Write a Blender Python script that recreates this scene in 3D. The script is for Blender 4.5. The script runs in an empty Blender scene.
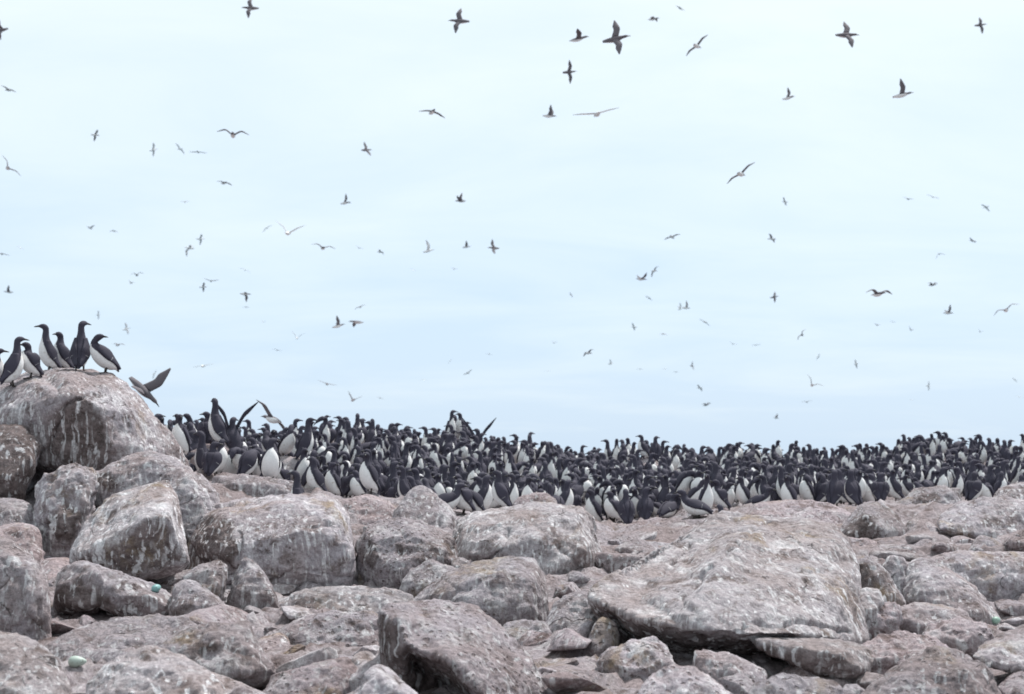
import bpy, bmesh, math, random
import numpy as np
from mathutils import Vector, Matrix, geometry

random.seed(7)
rng = np.random.default_rng(11)
SC = bpy.context.scene
COL = SC.collection

# ------------------------------------------------------------------ camera
FPX, CX, CY, HORIZON = 1422.0, 512.0, 347.0, 460.0
CAMZ = 0.95
PITCH = math.atan((HORIZON - CY) / FPX)
cam_d = bpy.data.cameras.new('camera')
cam_d.sensor_width = 36.0
cam_d.lens = FPX / 1024.0 * 36.0
cam_d.clip_start, cam_d.clip_end = 0.1, 40000.0
cam_d.dof.use_dof = True
cam_d.dof.focus_distance = 10.0
cam_d.dof.aperture_fstop = 3.2
cam = bpy.data.objects.new('camera', cam_d)
COL.objects.link(cam)
cam.location = (0, 0, CAMZ)
cam.rotation_euler = (math.pi / 2 + PITCH, 0, 0)
SC.camera = cam

# ------------------------------------------------------------------ sky and sun
SUN_EL, SUN_AZ = math.radians(62), math.radians(38)     # azimuth measured from +Y towards +X
world = bpy.data.worlds.new('World')
SC.world = world
world.use_nodes = True
wt = world.node_tree
wt.nodes.clear()


def wn(kind, **kw):
    n = wt.nodes.new(kind)
    for k, v in kw.items():
        setattr(n, k, v)
    return n


sky = wn('ShaderNodeTexSky', sky_type='NISHITA', sun_disc=False)
sky.sun_elevation, sky.sun_rotation = SUN_EL, SUN_AZ
sky.air_density, sky.dust_density, sky.ozone_density = 1.0, 2.0, 1.0
bg_sky = wn('ShaderNodeBackground')
bg_sky.inputs['Strength'].default_value = 0.12
tc = wn('ShaderNodeTexCoord')
sep = wn('ShaderNodeSeparateXYZ')
zz = wn('ShaderNodeMath', operation='MAXIMUM'); zz.inputs[1].default_value = 0.0
za = wn('ShaderNodeMath', operation='ADD'); za.inputs[1].default_value = 0.16
dx = wn('ShaderNodeMath', operation='DIVIDE')
dy = wn('ShaderNodeMath', operation='DIVIDE')
com = wn('ShaderNodeCombineXYZ')
mp = wn('ShaderNodeMapping'); mp.inputs['Scale'].default_value = (0.75, 1.25, 1.0)
mp.inputs['Rotation'].default_value = (0, 0, math.radians(-14))
nz = wn('ShaderNodeTexNoise'); nz.inputs['Scale'].default_value = 1.5
nz.inputs['Detail'].default_value = 8; nz.inputs['Roughness'].default_value = 0.56
nz.inputs['Distortion'].default_value = 0.5
rp = wn('ShaderNodeValToRGB')
rp.color_ramp.elements[0].position = 0.30; rp.color_ramp.elements[0].color = (0.62, 0.775, 0.945, 1)
rp.color_ramp.elements[1].position = 0.72; rp.color_ramp.elements[1].color = (0.87, 0.965, 1.0, 1)
bg_cl = wn('ShaderNodeBackground'); bg_cl.inputs['Strength'].default_value = 0.92
mixw = wn('ShaderNodeMixShader'); mixw.inputs['Fac'].default_value = 0.85
outw = wn('ShaderNodeOutputWorld')
L = wt.links.new
L(tc.outputs['Generated'], sep.inputs[0])
L(sep.outputs['Z'], zz.inputs[0]); L(zz.outputs[0], za.inputs[0])
L(sep.outputs['X'], dx.inputs[0]); L(za.outputs[0], dx.inputs[1])
L(sep.outputs['Y'], dy.inputs[0]); L(za.outputs[0], dy.inputs[1])
L(dx.outputs[0], com.inputs[0]); L(dy.outputs[0], com.inputs[1])
L(com.outputs[0], mp.inputs[0]); L(mp.outputs[0], nz.inputs['Vector'])
el = wn('ShaderNodeMapRange'); el.inputs['From Min'].default_value = 0.0; el.inputs['From Max'].default_value = 0.34
el.inputs['To Min'].default_value = 0.27; el.inputs['To Max'].default_value = 0.72
nm_ = wn('ShaderNodeMath', operation='MULTIPLY_ADD'); nm_.inputs[1].default_value = 0.55; nm_.inputs[2].default_value = -0.275
sm_ = wn('ShaderNodeMath', operation='ADD')
L(sep.outputs['Z'], el.inputs['Value']); L(nz.outputs['Fac'], nm_.inputs[0]); L(nm_.outputs[0], sm_.inputs[0]); L(el.outputs[0], sm_.inputs[1])
L(sm_.outputs[0], rp.inputs[0]); L(rp.outputs[0], bg_cl.inputs['Color'])
L(sky.outputs[0], bg_sky.inputs['Color'])
L(bg_sky.outputs[0], mixw.inputs[1]); L(bg_cl.outputs[0], mixw.inputs[2])
L(mixw.outputs[0], outw.inputs['Surface'])

sun_d = bpy.data.lights.new('sun', 'SUN')
sun_d.energy = 4.0
sun_d.angle = math.radians(5)
sun_d.color = (1.0, 0.965, 0.95)
sun = bpy.data.objects.new('sun', sun_d)
COL.objects.link(sun)
sdir = Vector((math.sin(SUN_AZ) * math.cos(SUN_EL), math.cos(SUN_AZ) * math.cos(SUN_EL), math.sin(SUN_EL)))
sun.rotation_euler = (-sdir).to_track_quat('-Z', 'Y').to_euler()
sun.location = sdir * 60

SC.view_settings.view_transform = 'Standard'
SC.view_settings.look = 'None'
SC.view_settings.exposure = 0.29
SC.view_settings.gamma = 1.0
SC.render.engine = 'CYCLES'
SC.cycles.filter_width = 1.7

# ------------------------------------------------------------------ helpers
CP, SP = math.cos(PITCH), math.sin(PITCH)


def at(px, py, Y):
    """point on the viewing ray of a pixel at world distance y = Y"""
    a, b = (px - CX) / FPX, -(py - CY) / FPX
    d = Vector((a, CP - b * SP, SP + b * CP))
    t = Y / d.y
    return Vector((d.x * t, Y, CAMZ + d.z * t))


def project(co):
    """Nx3 -> pixels"""
    x, y, z = co[:, 0], co[:, 1], co[:, 2] - CAMZ
    dep = y * CP + z * SP
    up = -y * SP + z * CP
    return CX + FPX * x / dep, CY - FPX * up / dep


def _hash(ix, iy, iz, seed):
    h = (ix.astype(np.int64) * 374761393 + iy.astype(np.int64) * 668265263 + iz.astype(np.int64) * 2147483647 + seed * 974711) & 0xffffffff
    h = ((h ^ (h >> 13)) * 1274126177) & 0xffffffff
    h = ((h ^ (h >> 16)) * 2246822519) & 0xffffffff
    return ((h ^ (h >> 15)) & 0xffffff).astype(np.float64) / 0xffffff * 2 - 1


def vnoise(p, seed=0):
    i = np.floor(p).astype(np.int64)
    f = p - i
    u = f * f * f * (f * (f * 6 - 15) + 10)
    r = 0
    for a in (0, 1):
        wx = u[:, 0] if a else 1 - u[:, 0]
        for b in (0, 1):
            wy = u[:, 1] if b else 1 - u[:, 1]
            for c in (0, 1):
                wz = u[:, 2] if c else 1 - u[:, 2]
                r = r + wx * wy * wz * _hash(i[:, 0] + a, i[:, 1] + b, i[:, 2] + c, seed)
    return r


def fbm(p, octv=4, seed=0, gain=0.5, ridged=False):
    r, a, tot = 0, 1.0, 0
    q = p.copy()
    for o in range(octv):
        n = vnoise(q, seed + o * 17)
        if ridged:
            n = 1 - 2 * np.abs(n)
        r = r + a * n
        tot += a
        a *= gain
        q = q * 2.03 + 5.3
    return r / tot


def tag(o, label=None, cat=None, group=None, kind=None):
    if label: o['label'] = label
    if cat: o['category'] = cat
    if group: o['group'] = group
    if kind: o['kind'] = kind
    return o


def link(name, data, parent=None, loc=None):
    o = bpy.data.objects.new(name, data)
    COL.objects.link(o)
    if parent: o.parent = parent
    if loc is not None: o.location = loc
    return o


def mesh_np(name, verts, faces, mat=None, smooth=True, attrs=None):
    me = bpy.data.meshes.new(name)
    me.from_pydata([tuple(v) for v in verts], [], faces)
    if smooth: me.polygons.foreach_set('use_smooth', [True] * len(me.polygons))
    if attrs:
        for k, a in attrs.items():
            at_ = me.attributes.new(k, 'FLOAT', 'POINT')
            at_.data.foreach_set('value', np.asarray(a, dtype=np.float32))
    if mat: me.materials.append(mat)
    me.update()
    return me


# ------------------------------------------------------------------ materials
class NT:
    def __init__(s, name):
        s.m = bpy.data.materials.new(name)
        s.m.use_nodes = True
        s.t = s.m.node_tree
        s.b = s.t.nodes['Principled BSDF']

    def n(s, kind, ins=None, **kw):
        nd = s.t.nodes.new(kind)
        for k, v in kw.items(): setattr(nd, k, v)
        for k, v in (ins or {}).items(): s.put(nd.inputs[k], v)
        return nd

    def put(s, sock, v):
        if isinstance(v, bpy.types.NodeSocket): s.t.links.new(v, sock)
        else: sock.default_value = v

    def noise(s, vec, scale, detail=4, rough=0.55, dist=0.0):
        return s.n('ShaderNodeTexNoise', {'Vector': vec, 'Scale': scale, 'Detail': detail, 'Roughness': rough, 'Distortion': dist}).outputs['Fac']

    def ramp(s, v, lo, hi, a=0.0, b=1.0):
        n = s.n('ShaderNodeMapRange', {'Value': v, 'From Min': lo, 'From Max': hi, 'To Min': a, 'To Max': b})
        n.interpolation_type = 'SMOOTHSTEP'
        return n.outputs['Result']

    def math(s, op, a, b=0.0):
        return s.n('ShaderNodeMath', {0: a, 1: b}, operation=op).outputs[0]

    def mix(s, f, a, b, blend='MIX'):
        n = s.n('ShaderNodeMix', data_type='RGBA', blend_type=blend)
        s.put(n.inputs[0], f)
        s.put(n.inputs[6], a if isinstance(a, bpy.types.NodeSocket) else (*a, 1))
        s.put(n.inputs[7], b if isinstance(b, bpy.types.NodeSocket) else (*b, 1))
        return n.outputs[2]

    def mapv(s, vec, scale):
        return s.n('ShaderNodeMapping', {'Vector': vec, 'Scale': scale}).outputs[0]

    def attr(s, name):
        return s.n('ShaderNodeAttribute', attribute_name=name).outputs['Fac']


def rock_material(name, tint=(1, 1, 1), pits=0.5, guano=1.0, bump=1.0, soil=0.0):
    t = NT(name)
    geo = t.n('ShaderNodeNewGeometry')
    pos = geo.outputs['Position']
    rnd = t.n('ShaderNodeObjectInfo').outputs['Random']
    off = t.n('ShaderNodeCombineXYZ', {0: t.math('MULTIPLY', rnd, 37.0), 1: t.math('MULTIPLY', rnd, 91.0), 2: t.math('MULTIPLY', rnd, 13.0)}).outputs[0]
    vec = t.n('ShaderNodeVectorMath', {0: pos, 1: off}, operation='ADD').outputs[0]
    big = t.noise(vec, 1.9, 5, 0.6, 0.4)
    mid = t.noise(vec, 8.0, 8, 0.68, 0.3)
    fine = t.noise(vec, 42.0, 6, 0.7)
    c1 = tuple(a * b for a, b in zip((0.312, 0.262, 0.263), tint))
    c2 = tuple(a * b for a, b in zip((0.380, 0.346, 0.368), tint))
    dark = tuple(a * b for a, b in zip((0.130, 0.098, 0.090), tint))
    col = t.mix(t.ramp(big, 0.36, 0.62), c1, c2)
    # weathered dark mottling
    col = t.mix(t.math('MULTIPLY', t.ramp(mid, 0.52, 0.32), 0.9), col, dark)
    # bare: unbleached rock patches plus shade painted dark on some faces, each outlined
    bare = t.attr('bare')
    bare_shade_col = t.mix(t.ramp(mid, 0.35, 0.65), (0.100, 0.077, 0.072), (0.195, 0.155, 0.148))
    col = t.mix(t.math('MULTIPLY', bare, t.ramp(mid, 0.25, 0.65, 1.0, 0.82)), col, bare_shade_col)
    # ochre and olive stains
    st = t.noise(t.mapv(vec, (1.0, 1.0, 0.55)), 3.3, 6, 0.6, 0.6)
    st2 = t.noise(vec, 0.8, 2)
    sm = t.math('MULTIPLY', t.ramp(st, 0.55, 0.70), t.ramp(st2, 0.44, 0.56))
    col = t.mix(t.math('MULTIPLY', sm, 0.65), col, (0.285, 0.210, 0.125))
    # guano: running streaks and splashed wash
    warp = t.n('ShaderNodeVectorMath', {0: vec, 1: t.n('ShaderNodeVectorMath', {0: t.n('ShaderNodeTexNoise', {'Vector': vec, 'Scale': 3.0, 'Detail': 2.0}).outputs['Color'], 1: (0.12, 0.12, 0.0)}, operation='MULTIPLY').outputs[0]}, operation='ADD').outputs[0]
    s1 = t.noise(t.mapv(warp, (1, 1, 0.06)), 24.0, 4, 0.55)
    s1m = t.noise(t.mapv(vec, (1, 1, 0.5)), 3.0, 3)
    nrm = t.n('ShaderNodeSeparateXYZ', {0: geo.outputs['Normal']}).outputs['Z']
    steep = t.ramp(nrm, 0.93, 0.7)
    s2 = t.noise(t.mapv(warp, (1, 1, 0.07)), 38.0, 3, 0.5)
    streak = t.math('MAXIMUM', t.math('MULTIPLY', t.ramp(s1, 0.53, 0.63), t.ramp(s1m, 0.40, 0.55)), t.math('MULTIPLY', t.ramp(s2, 0.55, 0.66), t.ramp(s1m, 0.56, 0.42)))
    streak = t.math('MULTIPLY', streak, steep)
    wash = t.math('MULTIPLY', t.ramp(t.noise(t.mapv(vec, (1, 1, 0.6)), 6.0, 9, 0.74, 0.3), 0.50, 0.64), t.ramp(big, 0.33, 0.55))
    wash = t.math('MULTIPLY', wash, t.math('SUBTRACT', 1.0, t.math('MULTIPLY', bare, 0.85)))
    spl = t.ramp(t.noise(vec, 24.0, 3, 0.6, 0.8), 0.68, 0.74)
    g = t.math('MAXIMUM', t.math('MULTIPLY', streak, 0.92), t.math('MAXIMUM', t.math('MULTIPLY', wash, 0.62), t.math('MULTIPLY', spl, 0.55)))
    g = t.math('MULTIPLY', g, guano)
    col = t.mix(g, col, (0.70, 0.68, 0.685))
    # grain
    col = t.mix(1.0, col, t.mix(t.ramp(fine, 0.3, 0.7), (0.68, 0.68, 0.68), (1.20, 1.20, 1.20)), 'MULTIPLY')
    # fracture lines
    wv = t.n('ShaderNodeVectorMath', {0: t.mapv(vec, (1.0, 1.0, 1.5)), 1: t.n('ShaderNodeVectorMath', {0: t.n('ShaderNodeTexNoise', {'Vector': vec, 'Scale': 4.0, 'Detail': 5.0}).outputs['Color'], 1: (0.35, 0.35, 0.35)}, operation='MULTIPLY').outputs[0]}, operation='ADD').outputs[0]
    ve = t.n('ShaderNodeTexVoronoi', {'Vector': wv, 'Scale': 1.7}, feature='DISTANCE_TO_EDGE').outputs['Distance']
    ck = t.math('MULTIPLY', t.ramp(ve, 0.013, 0.003), t.ramp(t.noise(vec, 2.4, 4), 0.56, 0.64))
    col = t.mix(t.math('MULTIPLY', ck, 0.5), col, tuple(c * 0.5 for c in dark))
    # pits
    vor = t.n('ShaderNodeTexVoronoi', {'Vector': t.n('ShaderNodeVectorMath', {0: vec, 1: t.n('ShaderNodeVectorMath', {0: t.n('ShaderNodeTexNoise', {'Vector': vec, 'Scale': 20.0}).outputs['Color'], 1: (0.03, 0.03, 0.03)}, operation='MULTIPLY').outputs[0]}, operation='ADD').outputs[0], 'Scale': 24.0})
    pm = t.math('MULTIPLY', t.ramp(vor.outputs['Distance'], 0.30, 0.16), t.ramp(t.noise(vec, 3.2, 3), 0.66 - 0.3 * pits, 0.78 - 0.3 * pits))
    col = t.mix(t.math('MULTIPLY', pm, 0.55), col, dark)
    tone = t.ramp(t.math('FRACT', t.math('MULTIPLY', rnd, 7.31)), 0.0, 1.0, 0.84, 1.12)
    col = t.mix(1.0, col, t.n('ShaderNodeCombineXYZ', {0: tone, 1: tone, 2: tone}).outputs[0], 'MULTIPLY')
    t.put(t.b.inputs['Base Color'], col)
    t.put(t.b.inputs['Roughness'], 0.93)
    t.put(t.b.inputs['Specular IOR Level'], 0.18)
    h = t.math('ADD', t.math('MULTIPLY', mid, 0.055), t.math('MULTIPLY', fine, 0.018))
    h = t.math('ADD', h, t.math('ADD', t.math('MULTIPLY', pm, -0.022), t.math('MULTIPLY', ck, -0.03)))
    bmp = t.n('ShaderNodeBump', {'Height': h, 'Strength': 0.9 * bump, 'Distance': 1.0})
    t.put(t.b.inputs['Normal'], bmp.outputs[0])
    return t.m


M_ROCK = rock_material('guano_streaked_rock')
M_ROCKP = rock_material('pitted_rock', (1.02, 1.0, 1.0), pits=1.5)
M_ROCKW = rock_material('bleached_rock', (1.05, 1.055, 1.03), pits=0.3, guano=1.25)
M_ROCKR = rock_material('reddish_rock', (1.02, 0.96, 0.95), pits=0.6, guano=0.7)
M_GROUND = rock_material('trampled_ground', (0.97, 0.95, 0.94), pits=0.6, guano=0.7, bump=0.9)


def feather_material(name, dark, white, spec=0.25):
    t = NT(name)
    geo = t.n('ShaderNodeTexCoord')
    v = geo.outputs['Object']
    n = t.noise(v, 60.0, 4, 0.6)
    rnd = t.n('ShaderNodeObjectInfo').outputs['Random']
    w = t.math('ADD', t.attr('white'), t.math('MULTIPLY', t.math('SUBTRACT', n, 0.5), 0.25))
    d2 = tuple(c * 1.55 for c in dark)
    dk = t.mix(t.math('ADD', t.math('MULTIPLY', n, 0.5), t.math('MULTIPLY', rnd, 0.5)), dark, d2)
    soil = t.math('MULTIPLY', t.ramp(t.noise(v, 22.0, 5, 0.65), 0.5, 0.72), t.math('MULTIPLY', rnd, 0.8))
    wh = t.mix(soil, t.mix(t.ramp(n, 0.3, 0.7), tuple(c * 0.9 for c in white), white), (0.48, 0.42, 0.36))
    t.put(t.b.inputs['Base Color'], t.mix(t.ramp(w, 0.42, 0.58), dk, wh))
    t.put(t.b.inputs['Roughness'], 0.75)
    t.put(t.b.inputs['Specular IOR Level'], spec)
    b = t.n('ShaderNodeBump', {'Height': t.noise(t.mapv(v, (1, 1, 0.35)), 120.0, 3), 'Strength': 0.35, 'Distance': 0.004})
    t.put(t.b.inputs['Normal'], b.outputs[0])
    return t.m


M_FEATHER = feather_material('murre_plumage', (0.036, 0.033, 0.047), (0.80, 0.79, 0.78))
M_FLIGHT = feather_material('murre_flight_plumage', (0.105, 0.093, 0.102), (0.80, 0.79, 0.78))
M_GULL = feather_material('gull_plumage', (0.30, 0.31, 0.33), (0.82, 0.82, 0.82))


def plain_material(name, c, rough=0.6, var=0.3, scale=30.0):
    t = NT(name)
    n = t.noise(t.n('ShaderNodeTexCoord').outputs['Object'], scale, 4)
    t.put(t.b.inputs['Base Color'], t.mix(n, tuple(x * (1 - var) for x in c), tuple(x * (1 + var) for x in c)))
    t.put(t.b.inputs['Roughness'], rough)
    return t.m


M_BILL = plain_material('bill_horn', (0.022, 0.020, 0.022), 0.45)
M_FOOT = plain_material('foot_skin', (0.035, 0.028, 0.024), 0.6)


def egg_material(name, base, spot):
    t = NT(name)
    v = t.n('ShaderNodeTexCoord').outputs['Object']
    s = t.ramp(t.noise(v, 75.0, 5, 0.65), 0.56, 0.64, 0.0, 0.8)
    t.put(t.b.inputs['Base Color'], t.mix(s, base, spot))
    t.put(t.b.inputs['Roughness'], 0.5)
    return t.m


# ------------------------------------------------------------------ ground and sea
GC = np.array([tuple(at(*c)) for c in [
    (0, 700, 5.7), (300, 700, 5.9), (512, 700, 6.0), (760, 705, 5.9), (1024, 700, 6.0),
    (550, 655, 7.0), (620, 690, 6.2), (250, 628, 8.0), (100, 660, 6.7), (330, 660, 6.9),
    (560, 600, 9.3), (480, 640, 7.6), (640, 550, 12.3), (620, 525, 15.2), (700, 650, 7.2), (750, 600, 9.0),
    (960, 640, 7.4), (1010, 605, 8.8), (900, 590, 9.6), (940, 548, 12.2), (870, 506, 16.6), (1010, 500, 17.5), (810, 500, 16.6),
    (140, 600, 8.9), (40, 560, 10.2), (300, 600, 8.9), (420, 592, 9.4), (380, 530, 12.4),
    (180, 480, 13.2), (250, 474, 13.4), (300, 487, 13.6), (350, 500, 13.9), (430, 508, 14.3), (500, 511, 14.7), (560, 518, 15.0), (720, 512, 15.3),
    (160, 452, 16.5), (250, 458, 18.0), (350, 452, 20.0), (480, 462, 22.0), (600, 478, 23.0), (700, 474, 23.0), (850, 474, 23.0), (950, 466, 23.0), (1022, 470, 22.5),
    (20, 450, 16.5), (1100, 480, 20), (-60, 470, 14.0)]])


def ground_base(x, y):
    num = 0
    den = 1e-9
    for cx, cy, cz in GC:
        w = 1.0 / ((x - cx) ** 2 + (0.8 * (y - cy)) ** 2 + 0.12) ** 1.7
        num = num + w * cz
        den = den + w
    z = num / den
    z = z - 0.15 * np.clip((13.2 - y) / 2.5, 0, 1) - 0.07 * np.clip((x - 1.2) / 1.0, 0, 1) * np.clip((12.5 - y) / 2, 0, 1)
    near = np.clip((6.0 - y) / 4.0, 0, 1)
    z = z * (1 - near) - 0.17 * near
    far = np.clip((y - 24.5) / 30.0, 0, 1)
    side = np.clip((np.abs(x - 1.5) - 16) / 30.0, 0, 1)
    rear = np.clip((-y - 15) / 30.0, 0, 1)
    return z - 7.5 * (far ** 1.15 + side ** 1.3 + rear ** 1.3)


def ground_z(x, y):
    x = np.atleast_1d(np.asarray(x, float)); y = np.atleast_1d(np.asarray(y, float))
    z = ground_base(x, y)
    p = np.stack([x, y, np.zeros_like(x)], 1)
    z = z + 0.07 * fbm(p * 0.9, 3, 3) + 0.07 * fbm(p * 3.1, 4, 5) + 0.05 * fbm(p * np.array([2.2, 4.0, 1]), 3, 55, ridged=True)
    # bedrock shelves: low terraces with worn risers
    h = z * 9.0 + 1.2 * fbm(p * np.array([0.9, 1.4, 1]), 3, 21)
    fr = h - np.floor(h)
    z = z + (np.clip((fr - 0.7) / 0.3, 0, 1) ** 2 - fr * 0.55) * 0.075
    z = z + 0.014 * fbm(p * 11.0, 3, 9, ridged=True)
    for mx, my, ma, mr in ((-.75, 21.2, .16, .55), (1.75, 21.6, .18, .5), (2.7, 22.2, .12, .6), (3.8, 22.0, .14, .7), (6.4, 22.0, .20, .8), (7.7, 21.5, .14, .6), (-2.3, 18.6, .14, .6), (.6, 22.2, .10, .5)):
        z = z + ma * np.exp(-((x - mx) ** 2 + (y - my) ** 2) / mr ** 2)
    return z


gx = np.concatenate([np.linspace(-60, -6.4, 22, endpoint=False), np.arange(-6.4, 10.4, 0.040), np.linspace(10.5, 64, 22)])
gy = np.concatenate([np.linspace(-55, 3.5, 24, endpoint=False), np.arange(3.5, 13, 0.032), np.arange(13, 26, 0.06), np.linspace(26.2, 70, 24)])
X, Y_ = np.meshgrid(gx, gy)
Z = ground_z(X.ravel(), Y_.ravel())
gv = np.stack([X.ravel(), Y_.ravel(), Z], 1)
nx, ny = len(gx), len(gy)
idx = np.arange(nx * ny).reshape(ny, nx)
quads = np.stack([idx[:-1, :-1].ravel(), idx[:-1, 1:].ravel(), idx[1:, 1:].ravel(), idx[1:, :-1].ravel()], 1)


def fast_mesh(name, v, q):
    me = bpy.data.meshes.new(name)
    me.vertices.add(len(v)); me.vertices.foreach_set('co', v.astype(np.float32).ravel())
    me.loops.add(q.size); me.loops.foreach_set('vertex_index', q.astype(np.int32).ravel())
    me.polygons.add(len(q))
    me.polygons.foreach_set('loop_start', (np.arange(len(q)) * 4).astype(np.int32))
    me.polygons.foreach_set('use_smooth', np.ones(len(q), bool))
    me.update(calc_edges=True)
    return me


gme = fast_mesh('ground', gv, quads)
gme.materials.append(M_GROUND)
ground = tag(link('ground', gme), kind='structure')

sea_t = NT('sea_water')
sea_t.put(sea_t.b.inputs['Base Color'], (0.03, 0.06, 0.075, 1)); sea_t.put(sea_t.b.inputs['Roughness'], 0.12)
sea_t.put(sea_t.b.inputs['Normal'], sea_t.n('ShaderNodeBump', {'Height': sea_t.noise(sea_t.n('ShaderNodeNewGeometry').outputs['Position'], 0.6, 6), 'Strength': 0.6, 'Distance': 0.5}).outputs[0])
sme = mesh_np('sea', [(-15000, -15000, -5.2), (15000, -15000, -5.2), (15000, 15000, -5.2), (-15000, 15000, -5.2)], [(0, 1, 2, 3)], sea_t.m, False)
tag(link('sea', sme), kind='structure')


def ground_hit(px, py):
    """world distance at which a pixel's ray meets the ground"""
    Ys = np.arange(4.5, 24, 0.1)
    pts = np.array([at(px, py, float(v)) for v in Ys])
    gz = ground_base(pts[:, 0], pts[:, 1])
    below = np.nonzero(pts[:, 2] < gz)[0]
    return float(Ys[below[0]]) if len(below) else 12.0


# ------------------------------------------------------------------ boulders
def poly_sd(px, py, poly):
    """signed distance (positive inside) to a pixel polygon"""
    n = len(poly)
    d = np.full(len(px), 1e9)
    ins = np.zeros(len(px), bool)
    for i in range(n):
        x0, y0 = poly[i]; x1, y1 = poly[(i + 1) % n]
        ex, ey = x1 - x0, y1 - y0
        t = np.clip(((px - x0) * ex + (py - y0) * ey) / (ex * ex + ey * ey + 1e-9), 0, 1)
        d = np.minimum(d, np.hypot(px - x0 - t * ex, py - y0 - t * ey))
        c = ((y0 > py) != (y1 > py)) & (px < (x1 - x0) * (py - y0) / (y1 - y0 + 1e-12) + x0)
        ins ^= c
    return np.where(ins, d, -d)


ROCKS = []


def hull_into(bm, pts):
    b2 = bmesh.new()
    for p in pts: b2.verts.new(p)
    r = bmesh.ops.convex_hull(b2, input=b2.verts)
    fs = [f for f in b2.faces]
    mp_ = {}
    for f in fs:
        vs = []
        for v in f.verts:
            if v not in mp_: mp_[v] = bm.verts.new(v.co)
            vs.append(mp_[v])
        bm.faces.new(vs)
    b2.free()


def rock(name, label, Y, outline, front=(), T=None, tilt=0.5, sink=0.3, bare=(), mat=None, rough=1.0, crease=1.0, smooth=3, chop=9, flute=0.0, cracks=(), more=(), group=None, bulge=0.22, vox=2.05, cat='boulder'):
    xs = [p[0] for p in outline]; ys = [p[1] for p in outline]
    cxp, cyp = sum(xs) / len(xs), (min(ys) + max(ys)) / 2
    wpx, hpx = max(xs) - min(xs), max(ys) - min(ys)
    if Y is None:
        Yg = ground_hit(cxp, max(ys) - 0.08 * hpx)
        k = tilt * min(wpx, 1.3 * hpx) * Yg / FPX
        Y = Yg + k / 2
    W, H = wpx * Y / FPX, hpx * Y / FPX
    s = min(W, 1.3 * H)
    k = tilt * s
    if T is None: T = 0.85 * s
    g = lambda py: k * ((max(ys) + min(ys)) / 2 - py) / max(hpx, 1)
    bm = bmesh.new()
    pts = []
    for p in outline:
        d = p[2] if len(p) > 2 else g(p[1])
        q = at(p[0], p[1], Y + d)
        pts.append(q)
        if sink and p[1] > min(ys) + 0.62 * hpx and len(p) < 3:
            pts.append(q + Vector((0, 0.03, -sink)))
        pts.append(at(cxp + (p[0] - cxp) * 0.8, cyp + (p[1] - cyp) * 0.8 + 0.02 * hpx, Y + g(p[1]) + T))
    if front:
        for p in front: pts.append(at(p[0], p[1], Y + p[2]))
    elif bulge:
        for p in outline:
            pts.append(at(cxp + (p[0] - cxp) * 0.62, cyp + (p[1] - cyp) * 0.62, Y + g(p[1]) * 0.8 - bulge * s))
    hull_into(bm, pts)
    for h in more:
        hull_into(bm, [at(p[0], p[1], Y + p[2]) for p in h])
    me = bpy.data.meshes.new(name)
    bm.to_mesh(me); bm.free()
    o = bpy.data.objects.new(name, me)
    COL.objects.link(o)
    r = o.modifiers.new('r', 'REMESH'); r.mode = 'VOXEL'; r.voxel_size = max(Y / FPX * vox, 0.006)
    sm = o.modifiers.new('s', 'SMOOTH'); sm.factor = 0.5; sm.iterations = smooth
    tag(o, label, cat, group)
    ROCKS.append(dict(o=o, s=s, Y=Y, bare=bare, mat=mat or M_ROCK, rough=rough, crease=crease, chop=chop, flute=flute, cracks=cracks))
    return o


def relief(name, label, Y, pts, T=1.0, bare=(), mat=None, rough=1.0, crease=0.0, smooth=2, chop=0, flute=0.0, cracks=(), s=None, cat='boulder', vox=2.05):
    """a boulder whose broken front is given as a net of measured points (pixel x, pixel y, depth offset)"""
    v2 = [Vector((p[0], -p[1])) for p in pts]
    res = geometry.delaunay_2d_cdt(v2, [], [], 0, 1e-4)
    vo, fo = res[0], res[2]
    src = [min(range(len(pts)), key=lambda i: (pts[i][0] - q.x) ** 2 + (pts[i][1] + q.y) ** 2) for q in vo]
    cxp = sum(p[0] for p in pts) / len(pts); cyp = sum(p[1] for p in pts) / len(pts)
    n_ = len(vo)
    V = [at(pts[i][0], pts[i][1], Y + pts[i][2]) for i in src]
    V += [at(cxp + (pts[i][0] - cxp) * .86, cyp + (pts[i][1] - cyp) * .86, Y + max(pts[i][2], -.2) + T) for i in src]
    F = [tuple(f) for f in fo] + [tuple(i + n_ for i in reversed(f)) for f in fo]
    ed = {}
    for f in fo:
        for a, b in zip(f, f[1:] + f[:1]): ed[(a, b)] = 1
    for (a, b) in list(ed):
        if (b, a) not in ed: F.append((b, a, a + n_, b + n_))
    me = bpy.data.meshes.new(name); me.from_pydata(V, [], F); me.update()
    o = bpy.data.objects.new(name, me); COL.objects.link(o)
    r = o.modifiers.new('r', 'REMESH'); r.mode = 'VOXEL'; r.voxel_size = Y / FPX * vox
    sm = o.modifiers.new('s', 'SMOOTH'); sm.factor = 0.5; sm.iterations = smooth
    tag(o, label, cat)
    if s is None:
        s = (max(p[1] for p in pts) - min(p[1] for p in pts)) * Y / FPX
    ROCKS.append(dict(o=o, s=s, Y=Y, bare=bare, mat=mat or M_ROCK, rough=rough, crease=crease, chop=chop, flute=flute, cracks=cracks))
    return o


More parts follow.
